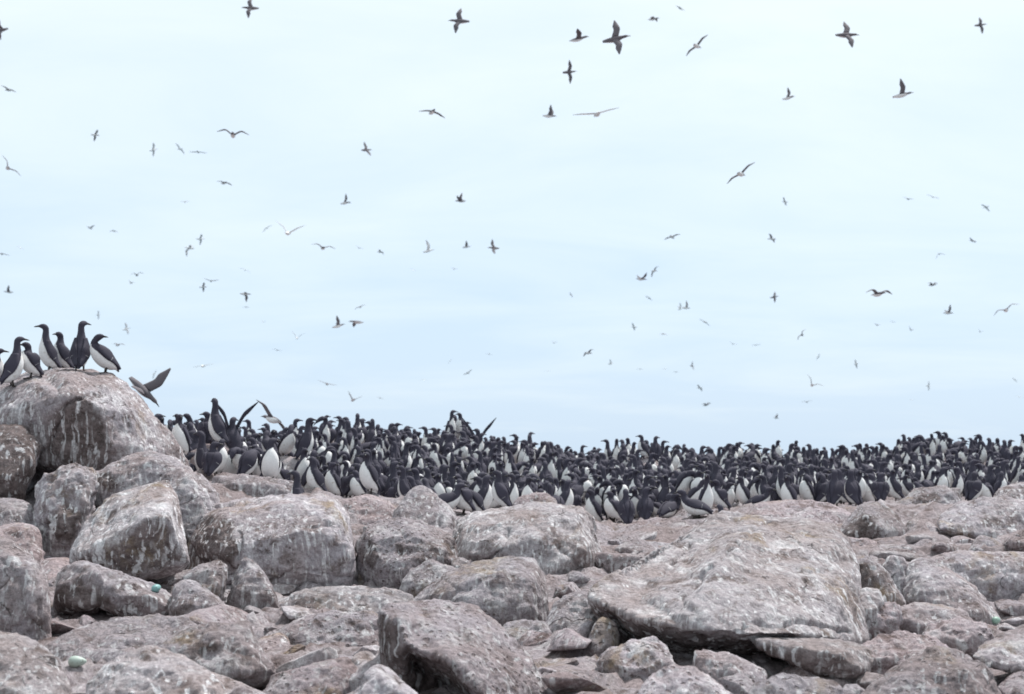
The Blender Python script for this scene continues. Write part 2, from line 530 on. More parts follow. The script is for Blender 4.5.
B = 'boulder'
relief(B, 'huge rounded boulder at left with murres perched along its top', 13.0,
       [(-90, 520, 0), (-80, 440, 0), (-40, 402, .05), (-10, 384, .1), (14, 375, .12), (40, 369, .15), (92, 369, .15), (116, 375, .1), (140, 394, 0), (162, 424, 0), (179, 450, 0), (192, 478, 0), (194, 520, 0),
        (-30, 400, -.3), (0, 392, -.42), (32, 383, -.5), (70, 382, -.58), (106, 387, -.45),
        (-40, 440, -.6), (0, 425, -.66), (30, 410, -.72), (62, 400, -.78), (78, 396, -.74), (100, 408, -.70), (130, 415, -.45), (112, 448, -.66), (146, 450, -.45),
        (50, 436, -.70), (80, 432, -.70), (44, 462, -.64), (80, 468, -.66), (116, 470, -.6), (160, 485, -.4), (120, 515, -.4),
        (36, 474, .0), (14, 484, .15), (60, 492, .0), (20, 520, .1), (70, 520, 0), (-40, 490, -.1)],
       T=1.3, smooth=4, rough=.8, flute=.012,
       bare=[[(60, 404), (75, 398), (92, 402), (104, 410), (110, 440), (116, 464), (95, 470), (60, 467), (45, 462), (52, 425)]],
       cracks=[[(45, 462), (52, 430), (62, 405), (80, 398)]])
rock(B, 'dark brown rock tucked beneath the left side of the huge perch boulder', 12.0,
     [(-40, 430), (5, 424), (26, 424), (36, 436), (41, 447), (33, 466), (18, 486), (-40, 492)], bare=[[(-60, 400), (60, 400), (60, 520), (-60, 520)]], T=.6, smooth=5, sink=.2)  # cave shadow on this rock painted in as dark brown
rock(B, 'grey ridge of rock leaning on the lower right of the perch boulder', 12.0,
     [(82, 482), (104, 470), (122, 457), (150, 450), (174, 458), (196, 474), (216, 492), (220, 512), (190, 512), (110, 502)], tilt=.3, T=.7,
     bare=[[(85, 478), (110, 474), (118, 482), (112, 490), (88, 488)]])
rock(B, 'knobbly rock with a dark hollow beside the cave at left', 11.3,
     [(36, 492), (40, 480), (55, 477), (62, 469), (75, 465), (92, 470), (97, 484), (92, 500), (85, 522), (74, 546), (52, 546), (38, 520)], rough=1.7, T=.6,
     bare=[[(54, 506), (68, 503), (84, 512), (80, 530), (70, 546), (55, 542), (50, 522)]])
rock(B, 'pale flat-topped rock at the left edge below the dark cave', 11.4,
     [(-40, 508), (0, 499), (20, 500), (33, 506), (37, 518), (35, 535), (-40, 545)], T=.8)
rock(B, 'grey-brown block at the left edge under the pale flat-topped rock', 10.6,
     [(-30, 532), (30, 521), (38, 527), (42, 545), (44, 570), (20, 570), (-30, 560)], T=.6, mat=M_ROCKR)
rock(B, 'tall streaked boulder rising at the left edge of the picture', 8.2,
     [(-50, 548), (-10, 537), (6, 540), (22, 548), (36, 559), (46, 575), (53, 592), (49, 626), (20, 634), (-50, 634)], T=.7, tilt=.35)
rock(B, 'slanted block with pale top and dark white-streaked front face', 10.0,
     [(69, 563), (72, 549), (85, 524), (105, 500), (130, 487), (155, 478), (167, 480), (175, 495), (184, 535), (189, 563, -.1), (181, 571, .05), (160, 577, .1), (130, 580, .1), (95, 578, .1)],
     front=[(77, 556, -.28), (112, 546, -.34), (126, 535, -.36), (146, 521, -.38), (168, 517, -.34), (178, 548, -.22), (172, 566, -.2), (125, 577, -.24), (95, 574, -.22)], T=.6, smooth=2, chop=2, sink=0, rough=.75,
     bare=[[(79, 559), (114, 547), (128, 536), (147, 523), (167, 520), (177, 552), (170, 566), (125, 578), (94, 576)]], mat=M_ROCKW)  # front face: unbleached rock with its shade painted in
rock(B, 'streaked wedge squeezed behind the slanted block', 11.0,
     [(165, 482), (188, 477), (206, 495), (219, 514), (205, 522), (190, 548), (180, 560), (172, 520)], T=.5)
rock(B, 'low saddle-shaped rock with bone-like pale top at left', 8.9,
     [(54, 602), (56, 575), (66, 565), (80, 561), (92, 564), (100, 572, -.12), (105, 600, -.1), (95, 617, .05), (70, 616, .05)], T=.5, rough=.8, sink=.05,
     more=[[(90, 563, .05), (92, 600, -.12), (122, 582, .08), (150, 586, .1), (172, 590, .1), (172, 612, -.1), (140, 620, -.1), (112, 612, -.12), (122, 596, -.16), (150, 596, -.14), (100, 580, .35), (165, 596, .35), (120, 625, .1)]],
     bare=[[(54, 588), (74, 581), (98, 590), (114, 603), (132, 618), (90, 622), (54, 618)]])
rock(B, 'angular grey rock butted against the saddle-shaped rock', 8.8,
     [(170, 606), (172, 588), (182, 578), (195, 582), (206, 590), (219, 599), (226, 612), (212, 623), (190, 620), (172, 615)], smooth=4)
rock(B, 'speckled rock wedged above the angular grey rock', 9.4,
     [(182, 580), (194, 568), (215, 561), (226, 565), (226, 582), (216, 596), (200, 594)])
rock(B, 'small pointed rock leaning on the wide streaked boulder', 9.5,
     [(228, 600), (237, 576), (245, 556), (258, 567), (272, 585), (280, 603), (262, 604)], T=.35)
rock('stone', 'white rounded stone on the dirt below the small pointed rock', None,
     [(219, 604), (225, 595), (236, 594), (246, 600), (244, 610), (228, 612)], mat=M_ROCKW, cat='stone', sink=.04)
rock(B, 'wide streaked boulder in the middle of the left pile', 10.9,
     [(187, 566), (189, 540), (198, 516), (215, 504), (240, 499), (282, 494), (320, 496), (338, 503), (351, 518), (358, 545), (357, 570), (350, 580), (320, 587), (280, 587), (240, 580), (205, 584)],
     front=[(200, 545, -.3), (225, 515, -.25), (290, 507, -.25), (335, 515, -.25), (350, 555, -.4), (330, 578, -.45), (230, 560, -.5), (285, 570, -.52), (260, 530, -.45), (320, 530, -.42)], T=.8, smooth=4, chop=5, flute=.014, cracks=[[(215, 508), (240, 505), (262, 500)], [(232, 520), (240, 545), (236, 566)]],
     bare=[[(189, 560), (195, 522), (214, 510), (232, 520), (238, 545), (232, 566), (205, 575)]])
rock(B, 'flat block behind the wide streaked boulder below a white-breasted murre', 12.6,
     [(206, 512), (208, 490), (215, 477), (240, 474), (272, 478), (293, 483), (299, 495), (299, 515)], T=.6, tilt=.35)
rock(B, 'small rock beside the foot of the perch boulder', 12.6,
     [(180, 490), (186, 473), (198, 472), (209, 482), (210, 500), (190, 502)], T=.4)
rock(B, 'low pinkish rock in front of the murres right of the wide streaked boulder', 13.0,
     [(336, 530), (342, 502), (366, 495), (390, 499), (398, 513), (396, 535), (350, 535)], T=.5, mat=M_ROCKR)
rock(B, 'pointed grey boulder standing up against the crowd left of centre', 12.7,
     [(388, 535), (393, 514), (404, 500), (414, 489), (421, 486), (434, 494), (450, 507), (459, 520), (460, 545), (430, 550)], T=.6)
rock(B, 'elongated barnacle-pitted boulder with brown blotches left of centre', 10.8,
     [(357, 563), (360, 545), (370, 528), (395, 520), (422, 523), (448, 533), (458, 544), (458, 560), (446, 567), (420, 577), (400, 582), (380, 578), (362, 569)], T=.6, mat=M_ROCKP, rough=1.3,
     bare=[[(360, 548), (372, 540), (380, 556), (372, 566), (360, 562)], [(395, 545), (404, 540), (408, 555), (398, 562)], [(428, 545), (437, 543), (438, 556), (430, 560)]])
rock(B, 'rounded pale rock below the barnacle-pitted boulder', 10.0,
     [(402, 582), (411, 570), (430, 561), (450, 566), (461, 574), (450, 590), (410, 594)], T=.4)
rock('stone', 'small pale stone wedged between two boulders left of centre', 10.6,
     [(451, 564), (456, 557), (464, 557), (469, 563), (466, 570), (455, 570)], mat=M_ROCKW, cat='stone')
rock(B, 'broad pale boulder at the centre under the packed crowd', 11.6,
     [(452, 562), (451, 540), (458, 522), (472, 513), (510, 510), (528, 504), (560, 503), (583, 507), (592, 520), (597, 540), (602, 556), (592, 576), (574, 587), (545, 589), (520, 578), (480, 572)],
     front=[(475, 530, -.2), (520, 520, -.2), (575, 518, -.2), (588, 550, -.45), (545, 575, -.55), (500, 550, -.5), (540, 540, -.45), (470, 555, -.35)], T=.9, smooth=4, chop=6, flute=.015, mat=M_ROCKW, cracks=[[(545, 586), (570, 577), (600, 570)], [(505, 530), (498, 550), (485, 562)]],
     bare=[[(547, 528), (556, 526), (558, 536), (548, 538)], [(540, 545), (546, 544), (548, 551), (541, 552)]])
rock(B, 'small cap rock on top of the broad pale boulder', 12.4,
     [(512, 512), (516, 499), (530, 493), (545, 493), (556, 500), (560, 512)], T=.4, mat=M_ROCKR)
rock(B, 'grey rock with a star-shaped white splash near the centre', 9.5,
     [(408, 606), (425, 590), (446, 574), (478, 565), (510, 557), (534, 560), (545, 575), (549, 600), (546, 622), (520, 627), (480, 620), (440, 614)], T=.6,
     front=[(440, 595, -.2), (460, 580, -.2), (500, 572, -.22), (535, 580, -.2), (530, 612, -.35), (470, 605, -.38)])
rock(B, 'flat-topped pale rock with a dark arched stain left of centre', 9.0,
     [(278, 618), (283, 602), (293, 593), (330, 587), (362, 587), (395, 590), (412, 597), (415, 612), (380, 620), (330, 624)], T=.5, mat=M_ROCKW,
     bare=[[(294, 615), (297, 602), (305, 596), (317, 597), (322, 606), (324, 616)]])
rock(B, 'long low slab with a shadow gap beneath it left of centre', 8.2,
     [(257, 641), (272, 630), (305, 617), (330, 611), (370, 612), (384, 618), (389, 635), (386, 651, -.1), (350, 655, -.1), (310, 655, -.1), (285, 653, -.1), (263, 647, -.1)], T=.6, sink=0, mat=M_ROCKP, smooth=5)
rock(B, 'squat rock with a whitish rounded front in the lower left', 7.2,
     [(163, 648), (182, 630), (215, 625), (246, 624), (256, 638), (266, 655), (275, 670), (269, 683, -.05), (240, 687, -.05), (215, 685, -.05), (188, 672, -.05), (168, 662)], T=.5, sink=0.02, rough=1.2,
     bare=[[(178, 650), (200, 640), (220, 645), (222, 655), (196, 660)]])
rock(B, 'flat grey shelf of rock behind the speckled egg at lower left', 7.9,
     [(40, 650), (78, 629), (110, 620), (142, 617), (185, 619), (205, 628), (185, 650), (125, 662), (60, 662)], T=.6, tilt=1.0, bulge=.1)
rock(B, 'rounded boulder filling the bottom left corner', 6.4,
     [(-50, 650), (-10, 631), (22, 640), (48, 655), (64, 675), (71, 705), (-50, 720)], T=.6, mat=M_ROCKW)
rock(B, 'broad domed boulder at the bottom left with rusty flecks', 6.3,
     [(72, 718), (88, 682), (113, 660), (148, 647), (180, 654), (205, 668), (226, 690), (240, 720)], T=.6, mat=M_ROCKW)
rock('stone', 'small pebble at the bottom edge right of the domed boulder', None,
     [(230, 700), (233, 688), (243, 686), (252, 692), (254, 702)], cat='stone', sink=.03)
rock(B, 'low pinkish rock at the bottom edge below the long slab', 6.9,
     [(258, 700), (275, 672), (315, 661), (350, 658), (358, 676), (350, 706), (270, 712)], mat=M_ROCKR, T=.4)
rock(B, 'pyramid-shaped rock at the bottom edge left of the pitted overhang', 6.0,
     [(342, 712), (360, 686), (377, 662), (395, 673), (418, 694), (430, 716)], T=.4, smooth=4)
rock(B, 'thin shard of rock lying behind the pyramid-shaped rock', 6.9,
     [(345, 680), (365, 664), (388, 648), (390, 655), (375, 675), (352, 690)], T=.2)
relief(B, 'heavily pitted boulder with a dark cave under its left side, lower centre', 6.9,
       [(380, 611, 0), (392, 604, .12), (420, 601, .28), (450, 601, .32), (478, 607, .3), (496, 622, .22), (512, 641, .15), (532, 661, .08), (548, 690, 0), (556, 720, -.05),
        (399, 621, -.2), (404, 643, -.26), (430, 655, -.30), (455, 665, -.33), (478, 690, -.37), (500, 720, -.38),
        (430, 620, -.02), (470, 636, -.06), (505, 680, -.2), (450, 640, -.2), (480, 660, -.22),
        (379, 640, -.02), (384, 670, -.04), (389, 720, -.05), (405, 676, -.10), (402, 700, -.08),
        (416, 664, .12), (440, 678, .12), (462, 697, .05), (440, 722, .1), (480, 722, -.15), (412, 722, .1)],
       T=.6, mat=M_ROCKP, rough=.9, bare=[[(376, 616), (398, 624), (404, 648), (432, 660), (458, 672), (480, 700), (480, 730), (376, 730)]])  # left face and cave recess coloured dark brown
relief(B, 'great pale boulder with a long undercut front at right of centre', 9.0,
       [(590, 598, -.95), (600, 585, -.8), (640, 564, -.35), (680, 540, 0), (703, 523, .15), (722, 512, .28), (745, 515, .3), (768, 520, .28), (800, 520, .3), (830, 525, .3), (847, 540, .15), (855, 562, -.1), (861, 600, -.35), (866, 640, -.7),
        (604, 605, -1.1), (640, 620, -1.38), (680, 627, -1.52), (715, 630, -1.6), (745, 634, -1.62), (790, 633, -1.5), (835, 638, -1.2),
        (600, 614, -.7), (622, 640, -.8), (650, 656, -.9), (690, 668, -.95), (745, 672, -1.0), (800, 674, -.95), (850, 664, -.8),
        (762, 529, -.16), (740, 547, -.66), (716, 572, -1.10), (693, 602, -1.46), (664, 576, -.56), (640, 598, -.92), (690, 556, -.2), (720, 530, .08),
        (800, 538, -.18), (834, 545, -.15), (780, 560, -.52), (792, 578, -.86), (838, 590, -.66), (750, 598, -1.3), (800, 612, -1.22), (752, 572, -.85), (820, 565, -.42), (838, 615, -.95), (724, 612, -1.5)],
       T=1.2, mat=M_ROCKW, flute=.010, rough=.85, chop=0, smooth=1,
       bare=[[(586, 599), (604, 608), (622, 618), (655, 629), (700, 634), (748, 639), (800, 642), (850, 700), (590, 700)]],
       cracks=[[(766, 521), (738, 546), (702, 584), (672, 612)], [(796, 570), (806, 574), (820, 573)], [(745, 630), (752, 620), (772, 626), (800, 622), (850, 632)], [(690, 545), (660, 575)]])
rock(B, 'rounded knob of rock at the right foot of the great pale boulder', 8.6,
     [(850, 612), (854, 594), (866, 588), (880, 592), (885, 603), (876, 616), (862, 622)], T=.3, mat=M_ROCKW)
rock(B, 'thick lower lip of rock under the front of the great pale boulder', 7.5,
     [(746, 634, .0), (780, 633, .1), (830, 638, .15), (866, 645, .15), (874, 664, .05), (868, 682, -.05), (845, 684, -.1), (818, 676, -.15), (788, 662, -.18), (760, 646, -.1)],
     front=[(800, 648, -.2), (840, 655, -.22), (860, 668, -.2)], T=.6, sink=0, mat=M_ROCKW, bare=[[(742, 640), (772, 648), (800, 660), (832, 676), (832, 692), (742, 692)]])
rock(B, 'speckled rock sitting in front of the undercut of the great boulder', 7.3,
     [(596, 662), (608, 649), (630, 642), (655, 637), (668, 647), (676, 666), (656, 674), (620, 676), (605, 672)], mat=M_ROCKP, T=.35, bare=[[(597, 660), (610, 650), (625, 662), (628, 672), (606, 671)]])
rock(B, 'irregular rock below the middle of the undercut', 7.0,
     [(691, 668), (696, 651), (708, 651), (730, 658), (750, 660), (764, 673), (770, 692), (745, 698), (718, 684), (700, 675)], mat=M_ROCKP, T=.35, rough=1.4)
rock(B, 'domed speckled rock at the bottom edge right of centre', 6.2,
     [(628, 716), (644, 682), (664, 668), (690, 668), (714, 680), (732, 696), (742, 718)], mat=M_ROCKP, T=.4)
rock(B, 'smooth low rock at the bottom edge below the thick rock lip', 6.3,
     [(742, 714), (751, 686), (780, 678), (818, 676), (836, 682), (846, 700), (846, 718)], T=.35)
rock('stone', 'small stone at the bottom edge between two smooth rocks', None,
     [(842, 700), (846, 686), (856, 683), (864, 692), (862, 702)], cat='stone', sink=.03)
rock(B, 'big domed rock at the bottom edge toward the right corner', 6.7,
     [(842, 722), (865, 694), (888, 671), (914, 656), (936, 647), (962, 655), (986, 670), (1001, 695), (1008, 722)], T=.6)
rock(B, 'overhanging slab with black shadow under it at the lower right edge', 7.2,
     [(972, 656, -.15), (984, 645, 0), (1010, 632, .15), (1040, 622, .25), (1080, 640, .2), (1080, 685, -.2), (1024, 674, -.25), (1000, 666, -.22), (985, 662, -.2)], T=.5, sink=0, smooth=5,
     more=[[(1030, 660, .1), (1080, 660, 0), (1080, 720, -.1), (1034, 716, 0), (1040, 700, .5), (1080, 700, .5)]])
rock(B, 'flat layered slab above the big domed rock at lower right', 7.7,
     [(843, 655), (866, 641), (900, 633), (930, 636), (950, 648), (935, 666), (870, 668)], T=.4, tilt=.9, mat=M_ROCKR, rough=1.4)
rock(B, 'dark grey upright block against the right side of the great boulder', 9.1,
     [(856, 600), (856, 562), (868, 556), (884, 569), (895, 588), (906, 605), (885, 612), (862, 612)], T=.4, bare=[[(850, 565), (868, 560), (880, 575), (892, 600), (850, 612)]])
rock(B, 'narrow upright rock next to the dark grey block', 9.8,
     [(882, 566), (888, 557), (904, 557), (909, 575), (909, 604), (896, 606)], T=.35)
rock(B, 'long sloping rock descending to the right toward a green egg', 9.7,
     [(905, 600), (908, 572), (914, 562), (934, 562), (960, 578), (984, 598), (1003, 620), (1000, 634), (976, 622), (948, 610), (916, 606)], T=.5, sink=.1)
rock(B, 'rounded mottled rock below the long sloping rock', 8.8,
     [(892, 622), (898, 607), (918, 602), (944, 606), (966, 612), (974, 624), (950, 634), (920, 634)], T=.35)
rock(B, 'lumpy brown rock with small dark hollows at right', 8.3,
     [(918, 644), (928, 629), (958, 621), (985, 627), (994, 641), (962, 648)], T=.35, rough=1.8, mat=M_ROCKR)
rock(B, 'cracked rock between the great boulder and the rounded mottled rock', 8.6,
     [(862, 624), (866, 610), (880, 604), (898, 606), (897, 622), (884, 632)], T=.3, rough=1.5, mat=M_ROCKR)
rock(B, 'long bedrock ledge with a streaked vertical face at the right edge', 10.9,
     [(925, 578), (930, 557), (960, 552), (1000, 553), (1060, 556), (1060, 592), (1000, 590), (950, 586)], T=1.2, tilt=.4, smooth=5)
rock(B, 'tilted block with a shaded brown left face right of centre', 13.7,
     [(838, 533), (847, 518), (860, 504), (879, 501), (894, 511), (907, 527), (908, 538), (880, 542), (853, 542)],
     front=[(852, 535, -.25), (866, 515, -.18), (882, 528, -.3), (882, 538, -.28), (900, 530, -.15)], T=.4, smooth=2, chop=1, rough=.6, bare=[[(836, 534), (864, 509), (882, 526), (882, 545), (845, 545)]])  # shade of the left face painted in brown
rock(B, 'craggy rock at the crowd edge right of the tilted block', 15.6,
     [(893, 515), (899, 502), (914, 490), (938, 487), (960, 489), (963, 505), (948, 518), (920, 520)], T=.5, rough=1.4, bare=[[(912, 500), (922, 492), (938, 496), (942, 505), (925, 508)]])
rock(B, 'large grey boulder with a brown hole and dark undercut at upper right', 13.6,
     [(938, 530, -.25), (941, 515), (958, 503), (985, 499), (1010, 499), (1050, 505), (1060, 548), (1000, 548), (985, 540, -.3), (950, 530, -.3)], T=.8, sink=.05,
     bare=[[(978, 520), (984, 515), (996, 516), (1002, 520), (998, 524), (982, 524)]])
rock('stone', 'small rounded stone right of the tilted block', 13.8,
     [(904, 531), (908, 521), (914, 518), (920, 524), (919, 533), (910, 535)], cat='stone', mat=M_ROCKW)
rock('stone', 'small stone between the rounded stone and the large grey boulder', 13.6,
     [(917, 536), (921, 526), (928, 521), (937, 527), (941, 536), (930, 539)], cat='stone')
rock(B, 'thin wedge of rock lying on the ledge at right', 12.2,
     [(967, 551), (974, 541), (980, 534), (988, 539), (1008, 548), (1034, 557), (1034, 564), (985, 558)], T=.4, sink=.06)
rock(B, 'flat pinkish ledge behind the great pale boulder', 14.4,
     [(745, 522), (755, 503), (790, 499), (830, 504), (852, 514), (848, 534), (760, 536)], T=.8, mat=M_ROCKR, tilt=.8)
rock(B, 'flat ledge just below the murres right of the broad pale boulder', 14.2,
     [(602, 538), (620, 527), (650, 519), (675, 518), (692, 528), (680, 542), (620, 546)], T=.6, tilt=1.0, mat=M_ROCKR, bulge=.1)
rock(B, 'low ledge left of the great pale boulder', 12.6,
     [(598, 560), (612, 548), (640, 542), (672, 543), (690, 552), (660, 568), (610, 570)], T=.6, tilt=1.0, bulge=.1)
rock(B, 'brown rock showing among the feet of the murres right of centre', 15.6,
     [(660, 520), (672, 505), (684, 497), (704, 495), (728, 504), (742, 520), (700, 526)], T=.5, mat=M_ROCKR)
rock(B, 'dark bluish rock under the left tip of the great pale boulder', 8.7,
     [(540, 640), (548, 612), (562, 597), (588, 590), (602, 604), (604, 622), (586, 644), (560, 650)], T=.4, rough=1.3)
rock(B, 'leaning splinter of rock below the dark bluish rock', 8.0,
     [(562, 654), (570, 640), (584, 624), (592, 622), (588, 642), (574, 662)], T=.2)
rock(B, 'upright splinter of rock just left of the undercut', 7.8,
     [(584, 655), (592, 632), (602, 617), (614, 622), (618, 636), (606, 652), (592, 662)], T=.25)
rock(B, 'small ledge right of the rock with the white splash', 8.4,
     [(498, 636), (505, 624), (525, 619), (546, 622), (552, 634), (545, 646), (505, 646)], T=.3)
rock(B, 'pale rock at the right edge behind the large grey boulder', 16.6,
     [(985, 506), (1000, 489), (1018, 483), (1045, 486), (1050, 512), (1000, 512)], T=.5)
rock(B, 'small pale rock standing among the murres in the left of the crowd', 14.3,
     [(262, 478), (268, 460), (282, 456), (312, 462), (318, 480)], T=.3, mat=M_ROCKW)
rock(B, 'low rock between the pointed grey boulder and the broad pale boulder', 12.0,
     [(452, 535), (458, 518), (480, 512), (498, 516), (500, 540), (470, 545)], T=.4)

rock(B, 'dark rock under the tall birds at the left end of the crowd', 14.2,
     [(182, 485), (190, 452), (205, 444), (226, 446), (238, 458), (244, 485)], T=.4, mat=M_ROCKR)
rock(B, 'rock raising the four skyline murres left of centre', 21.3,
     [(434, 470), (441, 446), (456, 437), (472, 438), (490, 470)], T=.7, mat=M_ROCKR)
rock(B, 'rounded brown rock on the skyline right of centre', 20.8,
     [(606, 488), (614, 474), (628, 467), (646, 457), (656, 460), (664, 488)], T=.6, mat=M_ROCKR)
rock(B, 'rock raising a knot of skyline murres at right', 21.5,
     [(915, 474), (930, 461), (950, 458), (968, 463), (976, 476)], T=.7, mat=M_ROCKR)


# finish the boulders: remeshed hulls + worn relief, origin at the base
dg = bpy.context.evaluated_depsgraph_get()
baked = [bpy.data.meshes.new_from_object(R_['o'].evaluated_get(dg)) for R_ in ROCKS]
for R_, me in zip(ROCKS, baked):
    o = R_['o']
    n = len(me.vertices)
    co = np.empty(n * 3, np.float32); me.vertices.foreach_get('co', co); co = co.reshape(-1, 3).astype(float)
    no = np.empty(n * 3, np.float32); me.vertices.foreach_get('normal', no); no = no.reshape(-1, 3).astype(float)
    s, ro = R_['s'], R_['rough']
    sd = hash(len(o['label'])) % 50 + n % 97
    d = 0.050 * s * fbm(co * (1.7 / s), 3, sd)
    d += 0.022 * s * fbm(co * (4.5 / s), 3, sd + 5, ridged=True)
    p = co * np.array([1, 1, 1.35])
    # fracture lines: sharp creases along warped planes
    a = fbm(co * (1.3 / s), 2, sd + 31) * 1.6 + (co @ np.array([math.sin(n * 1.7), 0.4, 0.35 + abs(math.cos(n * 2.3))])) * (1.6 / s)
    fr = np.abs(a - np.round(a))
    d -= R_['crease'] * 0.020 * s * np.exp(-(fr / 0.028) ** 2) * (fbm(co * (2.0 / s), 2, sd + 8) > -0.02)
    d += 0.012 * fbm(p * 13.0, 3, sd + 9) + 0.006 * fbm(co * 34.0, 2, sd + 3)
    co2 = co + no * (d * ro)[:, None]
    if R_['flute']:
        co2 += no * (R_['flute'] * s * fbm(co * (np.array([4.2, 4.2, 0.9]) / s), 3, sd + 40, .55, ridged=True))[:, None]
    if R_['cracks']:
        px, py = project(co2)
        jx = px + 4 * fbm(co * 12.0, 3, 61) + 12 * fbm(co * 3.0, 2, 63); jy = py + 4 * fbm(co * 12.0, 3, 62)
        facing_ = np.clip(-(no @ np.array([0, 1, -.4])) * 3, 0, 1)
        for line in R_['cracks']:
            dd = np.full(n, 1e9)
            for (x0, y0), (x1, y1) in zip(line[:-1], line[1:]):
                ex, ey = x1 - x0, y1 - y0
                tt = np.clip(((jx - x0) * ex + (jy - y0) * ey) / (ex * ex + ey * ey), 0, 1)
                dd = np.minimum(dd, np.hypot(jx - x0 - tt * ex, jy - y0 - tt * ey))
            co2 -= no * (np.clip(1 - dd / 2.6, 0, 1) * .034 * (.4 + .6 * (fbm(co * 6.0, 2, 66) > -.15)) * R_['Y'] / 9.0 * facing_)[:, None]
    # flat broken faces: shave the high spots along random planes
    r_ = np.random.default_rng(sd * 13 + n)
    cen = co2.mean(0)
    for _ in range(R_['chop']):
        i_ = r_.integers(n)
        nn = no[i_] + r_.normal(0, .30, 3); nn /= np.linalg.norm(nn)
        e = (co2 - cen) @ nn
        lim = e.max() - s * r_.uniform(.02, .065)
        e = np.clip(e - lim, 0, None)
        co2 = co2 - nn * (e * .85)[:, None]
    co2 = co2 + no * (0.010 * fbm(co * 9.0, 3, sd + 77, .6, ridged=True) * ro)[:, None]
    base = Vector((float(co2[:, 0].mean()), float(co2[:, 1].mean()), float(co2[:, 2].min())))
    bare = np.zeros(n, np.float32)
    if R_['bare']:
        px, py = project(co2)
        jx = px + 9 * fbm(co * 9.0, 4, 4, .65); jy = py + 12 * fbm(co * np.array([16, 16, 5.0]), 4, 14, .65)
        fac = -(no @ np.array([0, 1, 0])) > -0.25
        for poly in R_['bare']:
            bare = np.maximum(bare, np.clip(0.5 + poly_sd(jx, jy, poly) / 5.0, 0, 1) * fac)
    me.vertices.foreach_set('co', (co2 - np.array(base)).astype(np.float32).ravel())
    at_ = me.attributes.new('bare', 'FLOAT', 'POINT')
    at_.data.foreach_set('value', bare.astype(np.float32))
    me.polygons.foreach_set('use_smooth', np.ones(len(me.polygons), bool))
    me.materials.clear(); me.materials.append(R_['mat'])
    me.update()
    o.modifiers.clear()
    old = o.data
    o.data = me
    bpy.data.meshes.remove(old)
    me.name = o.name
    o.location = base
bpy.context.view_layer.update()

# ------------------------------------------------------------------ loose stones on the ground between the boulders
def stone_mesh(k):
    bm = bmesh.new()
    bmesh.ops.create_icosphere(bm, subdivisions=4, radius=0.5)
    c = np.array([v.co for v in bm.verts])
    # chop with a few planes, then wear
    r_ = np.random.default_rng(100 + k)
    for _ in range(9):
        nn = r_.normal(size=3); nn /= np.linalg.norm(nn)
        h = r_.uniform(.22, .38)
        e = np.clip(c @ nn - h, 0, None)
        c = c - nn * (e * .92)[:, None]
    c = c * np.array([1, r_.uniform(.65, .95), r_.uniform(.45, .75)])
    c = c + c / (np.linalg.norm(c, axis=1)[:, None] + 1e-6) * (0.05 * fbm(c * 3.0, 3, k) + 0.02 * fbm(c * 11.0, 3, k + 7))[:, None]
    for v, p_ in zip(bm.verts, c): v.co = p_
    me = bpy.data.meshes.new('stone'); bm.to_mesh(me); bm.free()
    me.polygons.foreach_set('use_smooth', np.ones(len(me.polygons), bool))
    me.materials.append([M_ROCK, M_ROCKP, M_ROCKR, M_ROCKW][k % 4])
    return me


STONES = [stone_mesh(k) for k in range(8)]
REFS = []
for R_ in ROCKS:
    o = R_['o']
    px, py = project(np.array([tuple(o.location)]))
    lb = o['label']
    for cut in (' with ', ' at ', ' under ', ' in ', ' below ', ' beside ', ' behind ', ' between ', ' right of ', ' left of ', ' toward ', ' near ', ' on ', ' above ', ' filling ', ' lying ', ' standing ', ' tucked ', ' squeezed ', ' rising ', ' leaning ', ' descending ', ' sitting ', ' butted ', ' wedged ', ' showing ', ' just ', ' among ', ' next ', ' against ', ' raising '):
        i_ = lb.find(cut)
        if i_ > 8: lb = lb[:i_]
    REFS.append((float(px[0]), float(py[0]), lb))
REFS = [(a_, b_, ' '.join(c_.split()[:7])) for a_, b_, c_ in REFS]
names = [r_[2] for r_ in REFS]
REFS = [r_ for r_ in REFS if names.count(r_[2]) == 1 and r_[1] > 500]
dg = bpy.context.evaluated_depsgraph_get()
spots = []
for _ in range(4000):
    px, py = rng.uniform(5, 1020), rng.uniform(538, 692)
    o_ = Vector((0, 0, CAMZ)); d_ = (at(px, py, 10.0) - o_).normalized()
    hit, p, nrm, i_, ob, m_ = SC.ray_cast(dg, o_, d_)
    if not hit or ob.name != 'ground' or p.y > 14: continue
    size = float(np.exp(rng.normal(-1.25, .45)))
    size = min(max(size, .10), .55)
    if any((p.x - q[0].x) ** 2 + (p.y - q[0].y) ** 2 < (.5 * (size + q[1]) + .05) ** 2 for q in spots): continue
    spots.append((p.copy(), size, px, py))
    if len(spots) >= 60: break
by = {}
for (p, size, px, py) in spots:
    rx, ry, nm_l = min(REFS, key=lambda r_: (r_[0] - px) ** 2 + 2.0 * (r_[1] - py) ** 2)
    rel = 'left of' if px < rx - 15 else 'right of' if px > rx + 15 else 'in front of' if py > ry else 'behind'
    sz = 'fist-sized' if size < .12 else 'small' if size < .22 else 'larger'
    by.setdefault('%s loose stone %s the %s' % (sz, rel, nm_l), []).append((p, size, px))
k_ = 0
